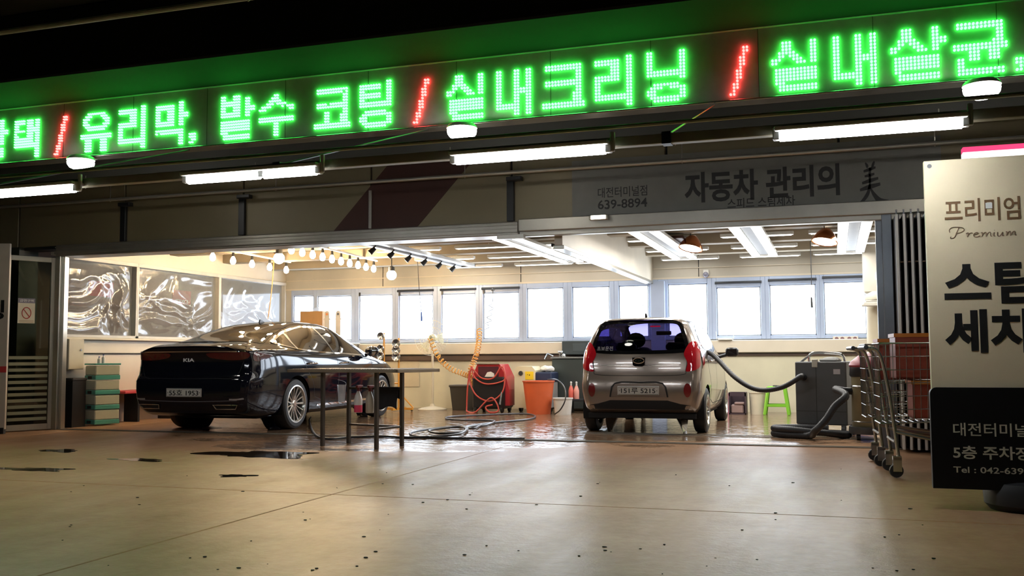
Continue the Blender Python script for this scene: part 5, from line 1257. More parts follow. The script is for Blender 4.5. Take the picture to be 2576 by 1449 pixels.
t = thing('plastic_bag', 'crumpled clear plastic bag on top of the tall carton', 'bag', (ony(800, 760, 16.8).x, 16.8, 1.87))
b = B(); b.sphere((0, 0, 0.03), 0.12, 18, 10, (1.4, 1, 0.45))
b.v = [(x+0.02*mnoise.noise(Vector((x*14, y*14, z*14))), y+0.02*mnoise.noise(Vector((y*14, x*14, z*9))), max(0.001, z+0.035*mnoise.noise(Vector((x*16, y*16, 3))))) for x, y, z in b.v]
b.obj('bag', glassmat('bag_clear', (0.85, 0.85, 0.86), 0.08, 0.15, 0.3), t)
for (x, y, lb) in ((825, 800, 'white dispenser stand with an orange spot beside the cartons'), (853, 806, 'plain white dispenser stand in front of the second window')):
    p = ony(x+3, y, 16.7)
    t = thing('dispenser_stand', lb, 'stand', (p.x, 16.66, 1.25), 0, 'white dispenser stands')
    pf = [(-0.05, 0.0), (0.05, 0.0), (0.05, 0.45), (0.07, 0.45), (0.07, 0.47), (0.05, 0.47), (0.05, 0.55)]+[(0.05*math.cos(a), 0.56+0.06*math.sin(a)) for a in [PI*k/10 for k in range(11)]]+[(-0.05, 0.47), (-0.07, 0.47), (-0.07, 0.45), (-0.05, 0.45)]
    B().prism(pf, -0.05, 0.05, 'y').obj('body', mat('dispenser_white', (0.6, 0.58, 0.54), 0.4), t, smooth=0)
    B().lathe([(0.0, -0.056), (0.022, -0.056), (0.024, -0.05)], 14, 'y', (0, 0, 0.555)).obj('button', mat('button_orange', (0.7, 0.25, 0.08), 0.4) if '가' in lb or 'orange' in lb else M_STEEL, t)
# infrared lamp stand
M_YEL = mat('stand_orange_paint', (0.70, 0.33, 0.05), 0.4)
p = onz(1003, 1040); Y_ = 16.15; X_ = ony(1003, 1000, Y_).x
ir = thing('drying_lamp_stand', 'orange drying lamp stand with round lamps beside the sedan bonnet', 'lamp stand', (X_, Y_, 0))
dxl = ony(966, 900, Y_).x-X_
b = B(); b.cyl((0, 0, 0.02), (0, 0, 1.32), 0.018, n=8); b.cyl((dxl, 0, 0.5), (dxl, 0, 1.42), 0.016, n=8); b.cyl((dxl, 0, 0.5), (0, 0, 0.5), 0.016, n=8); b.box(-0.28, 0.28, -0.02, 0.02, 0.02, 0.06).box(-0.02, 0.02, -0.28, 0.28, 0.02, 0.06); b.cyl((0, 0, 0.35), (0.27, 0.05, 0.05), 0.014, n=6)
b.obj('frame', M_YEL, ir)
for (dx, z) in ((-0.045, 1.36), (-0.05, 1.13), (-0.05, 1.00)):
    B().lathe([(0.02, 0.05), (0.05, 0.03), (0.07, -0.01), (0.07, -0.03), (0.055, -0.02), (0.0, 0.0)], 16, 'y', (dxl+dx, -0.03, z)).obj('lamp_head', M_STEEL, ir)
for z in (0.98, 1.10, 1.22):
    B().lathe([(0.02, 0.05), (0.05, 0.03), (0.075, -0.01), (0.075, -0.03), (0.06, -0.02), (0.0, 0.0)], 16, 'y', (-0.03, -0.03, z)).tube([(-0.03+0.08*math.cos(a), -0.06, z+0.08*math.sin(a)) for a in [2*PI*k/16 for k in range(16)]], 0.005, 4, closed=True).obj('lamp_head', M_STEEL, ir)
for sx in (-0.26, 0.26): B().lathe([(0.0, -0.012), (0.02, -0.012), (0.02, 0.012), (0.0, 0.012)], 12, 'y', (sx, 0, 0.02)).obj('caster', M_RUB, ir)
# standing fan
Y_ = 16.7; X_ = ony(1088, 1000, Y_).x; fz = ony(1088, 850, Y_).z
fn = thing('standing_fan', 'white standing fan with a pale wire cage against the back windows', 'fan', (X_, Y_, 0))
M_FAN = mat('fan_cream', (0.66, 0.60, 0.46), 0.4)
B().lathe([(0.0, 0.0), (0.27, 0.0), (0.27, 0.012), (0.20, 0.035), (0.06, 0.06), (0.03, 0.11)], 28).obj('base', M_FAN, fn)
B().cyl((0, 0, 0.10), (0, 0, fz-0.05), 0.022, n=10).obj('pole', M_FAN, fn)
B().lathe([(0.0, 0.12), (0.05, 0.11), (0.07, 0.05), (0.07, -0.02), (0.04, -0.04)], 18, 'y', (0, 0, fz)).obj('motor', M_FAN, fn)
b = B(); R_ = 0.33
for sg in (-1, 1):
    for k in range(36):
        a = 2*PI*k/36; u = Vector((math.cos(a), 0, math.sin(a)))
        b.tube([Vector((0, sg*0.085-0.07, fz))+u*0.05, Vector((0, sg*0.075-0.07, fz))+u*R_*0.7, Vector((0, -0.07, fz))+u*R_], 0.0018, 3)
for r_, y_ in ((R_, 0), (R_*0.6, -0.08), (R_*0.6, 0.08)): b.tube([(r_*math.cos(2*PI*k/40), y_-0.07, fz+r_*math.sin(2*PI*k/40)) for k in range(40)], 0.004, 5, closed=True)
b.obj('cage', mat('cage_white', (0.7, 0.68, 0.6), 0.4), fn)
b = B()
for k in range(3):
    a0 = 2*PI*k/3; vs = []
    for r_ in (0.05, 0.12, 0.2, 0.28):
        for da, yy in ((-0.5, 0.02), (0.35, -0.03)): vs.append((r_*math.cos(a0+da), yy-0.07, fz+r_*math.sin(a0+da)))
    b.add(vs, [(2*i, 2*i+1, 2*i+3, 2*i+2) for i in range(3)])
b.lathe([(0.0, -0.11), (0.045, -0.10), (0.05, -0.05)], 14, 'y', (0, 0, fz)); b.obj('blades', glassmat('fan_blade', (0.85, 0.84, 0.7), 0.04, 0.1, 0.35, (0.8, 0.74, 0.5)), fn)
# coiled air hose, orange
path = smoothpath([ony(x, y, Y) for x, y, Y in ((1082, 850, 16.4), (1100, 893, 16.3), (1130, 925, 16.2), (1165, 940, 16.2), (1186, 950, 16.2), (1190, 968, 16.2), (1184, 930, 16.25), (1196, 900, 16.3), (1204, 865, 16.6), (1206, 830, 16.9))], 30)
hp = []
for i, q in enumerate(path):
    t_ = path[min(i+1, len(path)-1)]-path[max(i-1, 0)]; t_.normalize(); u = t_.orthogonal().normalized(); w = t_.cross(u); a = i*1.05
    hp.append(q+(u*math.cos(a)+w*math.sin(a))*0.045)
tag(B().tube(smoothpath(hp, 2), 0.010, 5).obj('coil_hose', mat('coil_orange', (0.80, 0.42, 0.10), 0.3), None, smooth=60), 'orange spiral air hose hanging beside the standing fan', 'hose')
# bin
X_ = ony(1165, 1000, 16.75).x
t = thing('storage_bin', 'dark grey plastic bin between fan and red machine', 'bin', (X_, 16.75, 0))
B().prism([(-0.15, -0.15), (0.15, -0.15), (0.15, 0.15), (-0.15, 0.15)], 0, 0.01).obj('bin_base', M_BLACK, t, smooth=0)
b = B(); b.add([(-0.15,-0.15,0),(0.15,-0.15,0),(0.15,0.15,0),(-0.15,0.15,0),(-0.19,-0.19,0.44),(0.19,-0.19,0.44),(0.19,0.19,0.44),(-0.19,0.19,0.44)], [(0,1,5,4),(1,2,6,5),(2,3,7,6),(3,0,4,7)])
b.obj('bin_body', mat('bin_dark', (0.045, 0.042, 0.035), 0.45), t, smooth=0); B().box(-0.205, 0.205, -0.205, 0.205, 0.42, 0.46, 0.01).obj('bin_rim', mat('bin_rim', (0.06, 0.055, 0.045), 0.4), t, smooth=0)
# red steam machine with hose
Y_ = 16.30; X_ = ony(1240, 1000, Y_).x
sm_ = thing('steam_machine', 'red and black steam cleaner with red hose loops hung on its front', 'machine', (X_, Y_, 0))
M_MRED = mat('machine_red', (0.45, 0.03, 0.035), 0.3, coat=0.3)
B().box(-0.30, 0.30, -0.26, 0.26, 0.06, 0.62, 0.03).obj('body', M_BLACK, sm_, smooth=0)
B().prism([(-0.33, 0.58), (-0.22, 0.84), (0.20, 0.84), (0.31, 0.62), (0.37, 0.40), (0.38, 0.12), (0.30, 0.12), (0.30, 0.58)], -0.20, 0.27, 'y').obj('hood', M_MRED, sm_, smooth=0)
B().box(-0.20, 0.18, -0.215, -0.20, 0.62, 0.80, 0.004).obj('control_panel', mat('panel_maroon', (0.06, 0.012, 0.02), 0.4), sm_, smooth=0)
B().prism([(-0.07, 0.62), (0.11, 0.62), (0.10, 0.68), (0.04, 0.71), (-0.02, 0.70)], -0.235, -0.215, 'y').obj('label_plate', M_WHITE, sm_, smooth=0)
B().cyl((-0.24, -0.22, 0.85), (0.20, -0.22, 0.85), 0.014, n=10).cyl((-0.22, -0.22, 0.85), (-0.22, -0.10, 0.80), 0.012, n=8).cyl((0.18, -0.22, 0.85), (0.18, -0.10, 0.80), 0.012, n=8).obj('handle', M_CHROME, sm_)
for sx in (-0.24, 0.24):
    for sy in (-0.2, 0.2): B().lathe([(0.0, -0.02), (0.06, -0.02), (0.06, 0.02), (0.0, 0.02)], 16, 'x', (sx, sy, 0.06)).obj('caster', M_RUB, sm_)
M_RH = mat('hose_red', (0.50, 0.07, 0.05), 0.4)
y0_ = -0.245
loop = [(0.28, y0_, 0.82), (0.33, y0_-0.03, 0.6), (0.20, y0_-0.04, 0.52), (-0.05, y0_-0.04, 0.50), (-0.25, y0_-0.03, 0.62), (-0.30, y0_-0.02, 0.80), (-0.33, y0_-0.04, 0.55), (-0.2, y0_-0.06, 0.30), (0.05, y0_-0.07, 0.20), (0.27, y0_-0.06, 0.34), (0.32, y0_-0.03, 0.60), (0.26, y0_-0.02, 0.80), (0.1, y0_-0.02, 0.60), (-0.12, y0_-0.02, 0.60), (-0.30, y0_-0.03, 0.76), (-0.36, y0_-0.05, 0.5), (-0.38, y0_-0.06, 0.1), (-0.34, y0_-0.12, 0.016), (-0.18, y0_-0.15, 0.016), (-0.02, y0_-0.12, 0.18), (0.10, y0_-0.1, 0.26), (0.20, y0_-0.1, 0.15), (0.22, y0_-0.12, 0.03), (0.08, y0_-0.16, 0.016), (0.0, y0_-0.13, 0.10), (0.12, y0_-0.11, 0.14)]
B().tube(smoothpath(loop, 6), 0.014, 7).obj('hose', M_RH, sm_, smooth=60)
B().cyl((0.27, y0_-0.06, 0.36), (0.25, y0_-0.10, 0.14), 0.012, 0.02, 8).obj('hose_nozzle', M_STEEL, sm_)
# cream cabinet machine with yellow label
Y_ = 16.42; X_ = ony(1338, 1000, Y_).x
cm_ = thing('washer_unit', 'cream pressure washer cabinet with a yellow label and gauge', 'machine', (X_, Y_, 0))
B().prism([(-0.24, 0.08), (0.14, 0.08), (0.14, 0.73), (0.08, 0.80), (-0.18, 0.80), (-0.24, 0.74)], -0.25, 0.2, 'y').obj('cabinet', mat('cabinet_cream', (0.68, 0.60, 0.40), 0.4), cm_, smooth=0)
B().box(0.14, 0.42, -0.22, 0.2, 0.08, 0.52, 0.01).obj('side_tank', mat('tank_grey', (0.35, 0.34, 0.33), 0.35), cm_, smooth=0)
B().box(0.13, 0.43, -0.24, 0.22, 0.52, 0.70, 0.02).obj('side_cap', mat('cap_navy', (0.02, 0.03, 0.07), 0.35), cm_, smooth=0)
lb_ = B().box(-0.04, 0.11, -0.256, -0.25, 0.57, 0.71).obj('yellow_label', mat('label_yellow', (0.80, 0.55, 0.02), 0.4), cm_, smooth=0)
B().box(-0.005, 0.01, -0.258, -0.256, 0.65, 0.66).box(0.03, 0.045, -0.258, -0.256, 0.64, 0.66).obj('label_marks', M_INK2, lb_, smooth=0)
B().lathe([(0.0, -0.27), (0.04, -0.27), (0.045, -0.25)], 18, 'y', (-0.12, 0, 0.68)).obj('gauge', M_STEEL, cm_)
for sx in (-0.2, 0.34): B().lathe([(0.0, -0.02), (0.08, -0.02), (0.08, 0.02), (0.0, 0.02)], 18, 'x', (sx, 0, 0.08)).obj('caster', M_RUB, cm_)
t = thing('cleaning_rag', 'crumpled white rag on top of the washer cap', 'cloth', (X_+0.29, Y_-0.02, 0.70))
b = B(); b.sphere((0, 0, 0.045), 0.11, 20, 12, (1.2, 1.0, 0.5)); b.v = [(x, y, max(0.001, z+0.03*mnoise.noise(Vector((x*25, y*25, z*25))))) for x, y, z in b.v]; b.obj('rag', mat('rag_white', (0.7, 0.68, 0.62), 0.9), t)
# dark tank bench with valves
Y_ = 16.88; X_ = ony(1440, 1000, Y_).x
tk = thing('water_tank', 'dark green-grey metal tank bench with pipes behind the washer', 'tank', (X_+0.10, Y_, 0))
B().box(-0.42, 0.75, -0.20, 0.28, 0.04, 0.93, 0.015).obj('tank_body', mat('tank_dark', (0.05, 0.062, 0.058), 0.35, 0.3), tk, smooth=0)
B().box(-0.44, 0.77, -0.22, 0.30, 0.93, 0.96, 0.006).obj('tank_top', mat('tank_top', (0.30, 0.31, 0.30), 0.3, 0.6), tk, smooth=0)
B().cyl((-0.30, -0.10, 0.96), (-0.30, -0.10, 1.05), 0.02, n=8).cyl((-0.33, -0.10, 1.05), (-0.24, -0.10, 1.05), 0.014, n=8).tube([(-0.42, -0.12, 0.97), (-0.52, -0.14, 1.02), (-0.56, -0.16, 0.92)], 0.016, 7).sphere((-0.22, -0.12, 0.98), 0.04, 10, 8).obj('valve', M_STEEL, tk)
t = thing('wall_cabinet', 'dark metal box on the wall beside the hatchback', 'box', (ony(1450, 870, BY-0.2).x, BY-0.15, 1.0))
B().box(-0.25, 0.55, -0.13, 0.13, 0, 0.25, 0.01).obj('case', mat('case_dark', (0.06, 0.075, 0.08), 0.4, 0.3), t, smooth=0); B().box(-0.05, 0.2, -0.135, -0.13, 0.06, 0.2, 0.002).obj('door', mat('case_door', (0.08, 0.10, 0.11), 0.35, 0.3), t, smooth=0)
# buckets
def bucket(name, label, px_, base_y, Yd, r0, r1, h, m, water=None, handle=True):
    p = ony(px_, base_y, Yd); t = thing(name, label, 'bucket', (p.x, Yd, 0))
    B().lathe([(0, 0), (r0, 0), (r1, h-0.02), (r1+0.012, h-0.02), (r1+0.012, h), (r1-0.006, h), (r0-0.008, 0.01), (0, 0.01)], 30).obj('bucket_body', m, t)
    if water: B().lathe([(0, h*0.86), (r0+(r1-r0)*0.84, h*0.86)], 24).obj('contents', water, t)
    if handle: B().tube([(r1*math.cos(a), -r1*0.6*math.sin(a)-0.02, h-0.03-0.06*math.sin(a)) for a in [PI*k/14 for k in range(15)]], 0.004, 5).obj('handle', M_STEEL, t)
    return t
bucket('bucket', 'large orange-red bucket in front of the cream washer cabinet', 1355, 1000, 15.85, 0.20, 0.265, 0.56, mat('bucket_orange', (0.62, 0.12, 0.04), 0.35), mat('foam_white', (0.8, 0.76, 0.7), 0.5), False)
bucket('bucket', 'white bucket beside the orange-red one near the hatchback', 1416, 1020, 15.75, 0.135, 0.16, 0.28, mat('bucket_white', (0.66, 0.64, 0.60), 0.35), None, False)
pts = [ony(1378, 955, 16.1), ony(1400, 955, 15.8), ony(1420, 975, 15.6), ony(1422, 1005, 15.5), ony(1410, 1030, 15.5), ony(1396, 1040, 15.6)]
pts[-1].z = 0.015
tag(B().tube(smoothpath(pts, 8), 0.011, 6).obj('drain_hose', M_HOSE, None, smooth=60), 'thin black hose arching over the white bucket', 'hose')
# low dark stand with bottles
X_ = ony(1447, 1010, 16.3).x
t = thing('low_stand', 'low dark stand carrying red bottles beside the hatchback', 'stand', (X_, 16.3, 0))
B().box(-0.10, 0.30, -0.14, 0.12, 0.20, 0.24, 0.004).box(-0.09, -0.05, -0.12, 0.10, 0, 0.20).box(0.25, 0.29, -0.12, 0.10, 0, 0.20).obj('stand_frame', M_BLACK, t, smooth=0)
for k, (dx, lb) in enumerate(((-0.055, 'red spray bottle on the low stand, farthest from the hatchback'), (0.04, 'pale red spray bottle on the low stand, nearer the hatchback'))):
    spray_bottle('spray_bottle', lb, (X_+dx, 16.24, 0.24), 0.3, mat('bottle_red', (0.70, 0.14, 0.10), 0.3) if k == 0 else mat('bottle_pinkish', (0.72, 0.32, 0.26), 0.3), M_WHITE, None, 0.27)

# ------------------------------------------------------------------ right bay
# stool, bucket, basket at the back
Y_ = 16.6; X_ = ony(1955, 1030, Y_).x
t = thing('plastic_stool', 'bright green plastic stool against the back wall', 'stool', (X_, Y_, 0))
M_GRN = mat('stool_green', (0.20, 0.52, 0.03), 0.35)
B().box(-0.15, 0.15, -0.15, 0.15, 0.43, 0.46, 0.012).obj('seat', M_GRN, t, smooth=0)
for sx in (-1, 1):
    for sy in (-1, 1): B().tube([(sx*0.13, sy*0.13, 0.44), (sx*0.19, sy*0.19, 0.0)], [0.03, 0.026], 6).obj('leg', M_GRN, t)
B().box(-0.165, 0.165, -0.178, -0.16, 0.13, 0.17, 0.004).box(-0.165, 0.165, 0.16, 0.178, 0.13, 0.17, 0.004).box(-0.178, -0.16, -0.165, 0.165, 0.13, 0.17, 0.004).box(0.16, 0.178, -0.165, 0.165, 0.13, 0.17, 0.004).obj('stretcher', M_GRN, t, smooth=0)
B().box(-0.06, 0.06, -0.05, 0.05, 0.46, 0.475, 0.005).obj('seat_pad', M_BLACK, t, smooth=0)
bucket('bucket', 'cream bucket between the green stool and the dark basket', 1906, 1020, 16.6, 0.12, 0.135, 0.37, mat('bucket_cream', (0.66, 0.60, 0.46), 0.4), None, False)
X_ = ony(1857, 1020, 16.6).x
t = thing('crate_basket', 'dark basket crate with pink side on the floor by the hatchback wheel', 'crate', (X_, 16.6, 0))
B().box(-0.14, 0.14, -0.15, -0.135, 0.0, 0.02).box(-0.14, 0.14, -0.15, -0.135, 0.30, 0.36).box(-0.14, -0.12, -0.15, 0.15, 0, 0.36).box(0.12, 0.14, -0.15, 0.15, 0, 0.36).box(-0.14, 0.14, 0.135, 0.15, 0, 0.36).obj('crate_frame', mat('crate_dark', (0.05, 0.03, 0.04), 0.5), t, smooth=0)
B().box(-0.16, -0.14, -0.15, 0.15, 0, 0.34).obj('pink_panel', mat('crate_pink', (0.55, 0.22, 0.30), 0.5), t, smooth=0)
B().box(-0.11, 0.10, -0.12, 0.1, 0.01, 0.16, 0.02).box(-0.05, 0.11, -0.13, 0.0, 0.16, 0.20, 0.01).obj('contents', mat('crate_stuff', (0.30, 0.20, 0.18), 0.6), t, smooth=0)
# grey vacuum cabinet
a, c = onz(2020, 1092), onz(2145, 1100); ctr2 = (a+c)/2; ctr2.y += 0.16
vm = thing('vacuum_cabinet', 'large grey industrial vacuum cabinet on casters in the right bay', 'machine', (ctr2.x, ctr2.y, 0), math.radians(-17))
M_VG = mat('vacuum_grey', (0.085, 0.085, 0.083), 0.45, 0.25, var=0.18, scale=3)
B().box(-0.31, 0.31, -0.21, 0.25, 0.13, 0.89, 0.012).obj('cabinet', M_VG, vm, smooth=0)
B().box(-0.055, -0.05, -0.2115, -0.21, 0.14, 0.88).box(-0.3, 0.3, -0.2115, -0.21, 0.29, 0.294).obj('door_gap', M_DARK, vm, smooth=0)
B().tube(smoothpath([(-0.20, 0.0, 0.88), (-0.19, 0.0, 0.97), (-0.10, 0.0, 1.0), (0.16, 0.0, 0.985), (0.22, 0.0, 0.95), (0.24, 0.0, 0.88)], 5), 0.016, 8).obj('handle', M_STEEL, vm)
B().tube([(-0.19, 0, 0.97), (-0.33, -0.02, 0.86)], 0.014, 8).obj('brace', M_STEEL, vm)
B().box(0.16, 0.24, -0.214, -0.21, 0.74, 0.80).obj('label', mat('label_grey', (0.5, 0.45, 0.45), 0.5), vm, smooth=0)
B().cyl((-0.20, -0.21, 0.70), (-0.20, -0.25, 0.70), 0.038, n=14).obj('hose_port', M_BLACK, vm)
B().box(-0.10, -0.03, -0.216, -0.18, 0.82, 0.92, 0.006).obj('switch_box', mat('switch_cream', (0.5, 0.47, 0.38), 0.4), vm, smooth=0)
for sx in (-0.26, 0.26):
    for sy in (-0.17, 0.20):
        o = B().lathe([(0.0, -0.022), (0.062, -0.022), (0.065, 0.0), (0.062, 0.022), (0.0, 0.022)], 18, 'x', (sx, sy, 0.065)).obj('caster', M_RUB, vm); B().box(sx-0.03, sx+0.03, sy-0.03, sy+0.03, 0.06, 0.135, 0.004).obj('caster_fork', M_STEEL, o, smooth=0)
t = thing('folded_rag', 'folded pale rag on top of the grey vacuum cabinet', 'cloth', (ctr2.x+0.07, ctr2.y-0.03, 0.89), math.radians(-17))
b = B(); b.box(-0.12, 0.10, -0.1, 0.1, 0, 0.035, 0.012); b.sphere((0, 0, 0.03), 0.07, 14, 8, (1.5, 1, 0.4)); b.obj('rag', mat('rag_grey', (0.42, 0.42, 0.40), 0.9), t)
# hose from the car to the cabinet
rv = Matrix.Rotation(math.radians(-17), 3, 'Z'); port = Vector((ctr2.x, ctr2.y, 0.70)) + rv @ Vector((-0.20, -0.25, 0))
M_VH = mat('vacuum_hose_black', (0.022, 0.022, 0.024), 0.45, var=0.25, scale=40)
def ribbed(pts, r, name, m, n=8, sides=10):
    q = smoothpath(pts, n); q2 = []; rs = []
    for i in range(len(q)-1):
        for k in range(3): q2.append(q[i].lerp(q[i+1], k/3)); rs.append(r*(1.06 if (i*3+k) % 2 else 0.94))
    return B().tube(q2, rs, sides).obj(name, m, None, smooth=60)
c0 = Vector((-1.72, 12.95, 1.04)); c1 = ony(1793, 893, 12.9); c2 = ony(1850, 950, 12.5); c3 = ony(1905, 980, 12.3); c4 = ony(1965, 975, 12.15); c5 = ony(2015, 947, 12.1)
o = ribbed([c0, c1, c2, c3, c4, c5, port+Vector((-0.05, -0.04, 0)), port], 0.030, 'vacuum_hose', M_VH); tag(o, 'thick black hose sagging from the hatchback window to the grey cabinet', 'hose')
# drum vacuum
p = onz(2192, 1108)
dm = thing('drum_vacuum', 'drum vacuum with a red motor head and dull yellow tank on casters', 'vacuum', (p.x, p.y+0.12, 0))
B().lathe([(0.0, 0.14), (0.19, 0.14), (0.20, 0.16), (0.195, 0.72), (0.20, 0.74)], 30).obj('tank', mat('tank_dull_yellow', (0.26, 0.22, 0.12), 0.35, 0.3, var=0.2), dm)
B().lathe([(0.205, 0.72), (0.215, 0.74), (0.21, 0.83), (0.17, 0.84)], 30).obj('collar', M_BLACK, dm)
B().lathe([(0.21, 0.83), (0.22, 0.85), (0.20, 0.89), (0.15, 0.93), (0.08, 0.985), (0.0, 1.0)], 30).obj('motor_head', mat('vacuum_red', (0.30, 0.03, 0.05), 0.35), dm)
B().lathe([(0.0, 0.07), (0.23, 0.07), (0.24, 0.10), (0.235, 0.15), (0.19, 0.15)], 30).obj('base', M_VG, dm)
B().cyl((-0.19, -0.03, 0.55), (-0.28, -0.05, 0.56), 0.04, n=14).obj('hose_port', M_BLACK, dm)
for k in range(4):
    a = PI/4+k*PI/2; B().lathe([(0.0, -0.02), (0.035, -0.02), (0.035, 0.02), (0.0, 0.02)], 14, 'x', (0.19*math.cos(a), 0.19*math.sin(a), 0.035)).obj('caster', M_RUB, dm)
for z in (0.20, 0.60): B().lathe([(0.1965, z), (0.203, z+0.01), (0.1965, z+0.02)], 30).obj('tank_band', M_STEEL, dm)
hp0 = Vector((p.x-0.28, p.y+0.07, 0.56))
coil = [hp0, hp0+Vector((-0.09, -0.05, 0.015)), ony(2128, 995, 11.6), ony(2100, 1022, 11.55), ony(2078, 1055, 11.5), ony(2050, 1085, 11.5)]
base = onz(2035, 1103); cx_, cy_ = base.x, base.y+0.05
coil += [(cx_+0.02, cy_-0.18, 0.045)]
for k in range(1, 20):
    a = -PI/2-k*2*PI/12; coil.append((cx_+0.02+0.42*math.cos(a), cy_+0.10+0.22*math.sin(a)*1.0, 0.042 if k < 11 else 0.05+0.05*min(1, (k-10)/3)))
o = ribbed(coil, 0.040, 'vacuum_hose', M_VH, 5); tag(o, 'thick black hose coiled on the floor beside the drum vacuum', 'hose')
# blue drum behind
X_ = ony(2165, 960, 13.6).x
t = thing('blue_drum', 'blue plastic drum partly hidden behind the grey vacuum cabinet', 'drum', (X_, 13.6, 0))
B().lathe([(0.0, 0.0), (0.15, 0.0), (0.155, 0.3), (0.15, 0.33), (0.155, 0.36), (0.155, 0.70), (0.13, 0.78), (0.05, 0.80), (0.05, 0.84), (0.0, 0.84)], 26).obj('drum_body', mat('drum_blue', (0.02, 0.07, 0.35), 0.35), t)
B().tube([(0.157*math.cos(-a), 0.157*math.sin(-a), 0.66+0.05*math.sin(a)) for a in [PI*k/12 for k in range(13)]], 0.008, 5).obj('handle', M_WHITE, t)
# column ledge items
p = Vector((c_.x, 16.2, 1.93))
t = thing('sack_pile', 'pale folded sacks piled on a ledge at the beige column', 'sacks', (c_.x-0.03, 15.86, 1.74))
B().box(-0.18, 0.18, -0.10, 0.10, 0.0, 0.035, 0.008).box(-0.15, 0.18, -0.09, 0.09, 0.035, 0.07, 0.008).obj('sack', mat('sack_pale', (0.6, 0.57, 0.5), 0.6), t, smooth=0)
b = B(); b.sphere((0.0, 0, 0.10), 0.14, 16, 10, (1.2, 0.8, 0.75)); b.v = [(x, y, max(z, 0.072)+0.015*mnoise.noise(Vector((x*20, y*20, z*20)))) for x, y, z in b.v]; b.obj('sack_top', mat('sack_cream', (0.64, 0.60, 0.48), 0.6), t)
t2 = struct(B().box(c_.x-0.24, c_.x+0.24, 15.72, 16.03, 1.715, 1.74, 0.004).obj('trim_23', M_WALLB, smooth=0))
q = ony(2217, 694, 15.95)
t = thing('wall_unit', 'small white box high on the column beside the folded door', 'box', (q.x, 15.95, q.z-0.06))
B().box(-0.08, 0.08, -0.03, 0.05, 0, 0.12, 0.006).obj('case', mat('unit_white_glow', (0.85, 0.85, 0.85), 0.4, emit=(1, 1, 1), es=0.3), t, smooth=0)  # no lamp: faint emission puts extra brightness into the white case
B().cyl((0.02, 0.0, 0.12), (-0.05, 0.0, 0.50), 0.004, n=5).obj('cord', M_WHITE, t)
# sockets
t = thing('socket_strip', 'strip of four round wall sockets under the last window', 'socket', (ony(2127, 852, BY-0.05).x, BY-0.05, ony(2127, 852, BY-0.05).z))
B().box(-0.20, 0.20, -0.01, 0.02, -0.04, 0.04, 0.004).obj('plate', mat('socket_cream', (0.7, 0.62, 0.52), 0.4), t, smooth=0)
for x_ in (-0.14, -0.05, 0.06, 0.15): B().lathe([(0.0, -0.014), (0.028, -0.014), (0.032, -0.01)], 16, 'y', (x_, 0, 0)).obj('socket', mat('socket_brown', (0.22, 0.12, 0.12), 0.4), t)
# hanging cords
def cord(label, pts, r, m, endm=None, name='hanging_cord'):
    q = [Vector(v) for v in pts]; t = thing(name, label, 'cord', q[0])
    q = [v-q[0] for v in q]
    B().tube(smoothpath(q, 6), r, 5).obj('cable', m, t, smooth=60)
    if endm: B().cyl(q[-1], q[-1]+Vector((0.005, 0, -0.16)), 0.012, 0.018, 8).obj('grip', endm, t)
    B().cyl((0, 0, 0.0), (0, 0, 0.03), 0.02, n=8).obj('ceiling_rose', M_BLACK, t)
Yc = 15.6
q0 = ony(1049, 655, Yc); q1 = ony(1054, 720, Yc); q2 = ony(1060, 785, Yc); q0.z = CZ-0.03
cord('blue-handled air line hanging in front of the back windows', [q0, q1, q2], 0.006, M_HOSE, mat('grip_blue', (0.02, 0.08, 0.4), 0.4))
q0 = ony(2039, 640, Yc); q1 = ony(2041, 690, Yc); q2 = ony(2041, 748, Yc); q0.z = CZ-0.03
cord('black pull cord hanging in front of the right windows', [q0, q1, q2], 0.005, M_HOSE, M_BLACK)
q0 = ony(690, 680, 15.0); q1 = ony(683, 735, 15.0); q2 = ony(674, 803, 15.0); q0.z = CZ-0.03
cord('orange cord hanging down behind the sedan roof', [q0, q1, q2], 0.008, mat('cord_orange', (0.75, 0.38, 0.08), 0.4))
# coiled dark air hose in a window
q0 = ony(1240, 728, 16.9)
pts = [q0+Vector((0.03, 0, 0.03)), q0, q0+Vector((-0.01, 0, -0.25))]+[q0+Vector((-0.03-0.012*k+(0.05 if k % 2 else -0.05), 0.02*(k % 3), -0.30-k*0.055)) for k in range(9)]
tag(B().tube(smoothpath(pts, 4), 0.007, 5).tube([q0+Vector((0.03*math.cos(a), 0, 0.03*math.sin(a))) for a in [2*PI*k/12 for k in range(12)]], 0.01, 5, closed=True).obj('coil_hose', M_HOSE, None, smooth=60), 'dark zigzag coil hose hooked at the sixth window', 'hose')
q = ony(1775, 688, BY-0.1)
t = thing('dome_camera', 'small dome camera on the wall above the right windows', 'camera', (q.x, BY-0.02, q.z))
B().box(-0.05, 0.05, -0.03, 0.0, -0.03, 0.07, 0.006).obj('mount', M_WHITE, t, smooth=0); B().sphere((0, -0.07, -0.02), 0.05, 14, 8).obj('dome', mat('dome_grey', (0.25, 0.25, 0.32), 0.15), t)
# small shelf rack on the sill
q = ony(1825, 862, BY-0.1)
t = thing('sill_rack', 'small white wire rack on the sill right of the hatchback roof', 'rack', (q.x, BY-0.12, 1.237))
b = B()
for sx in (-0.14, 0.14): b.cyl((sx, -0.03, 0.0), (sx*1.1, -0.03, 0.15), 0.005, n=5)
b.cyl((-0.14, -0.03, 0.03), (0.14, -0.03, 0.03), 0.006, n=5).box(-0.12, 0.12, -0.06, 0.05, 0.0, 0.02, 0.004); b.obj('rack_frame', M_WHITE, t)

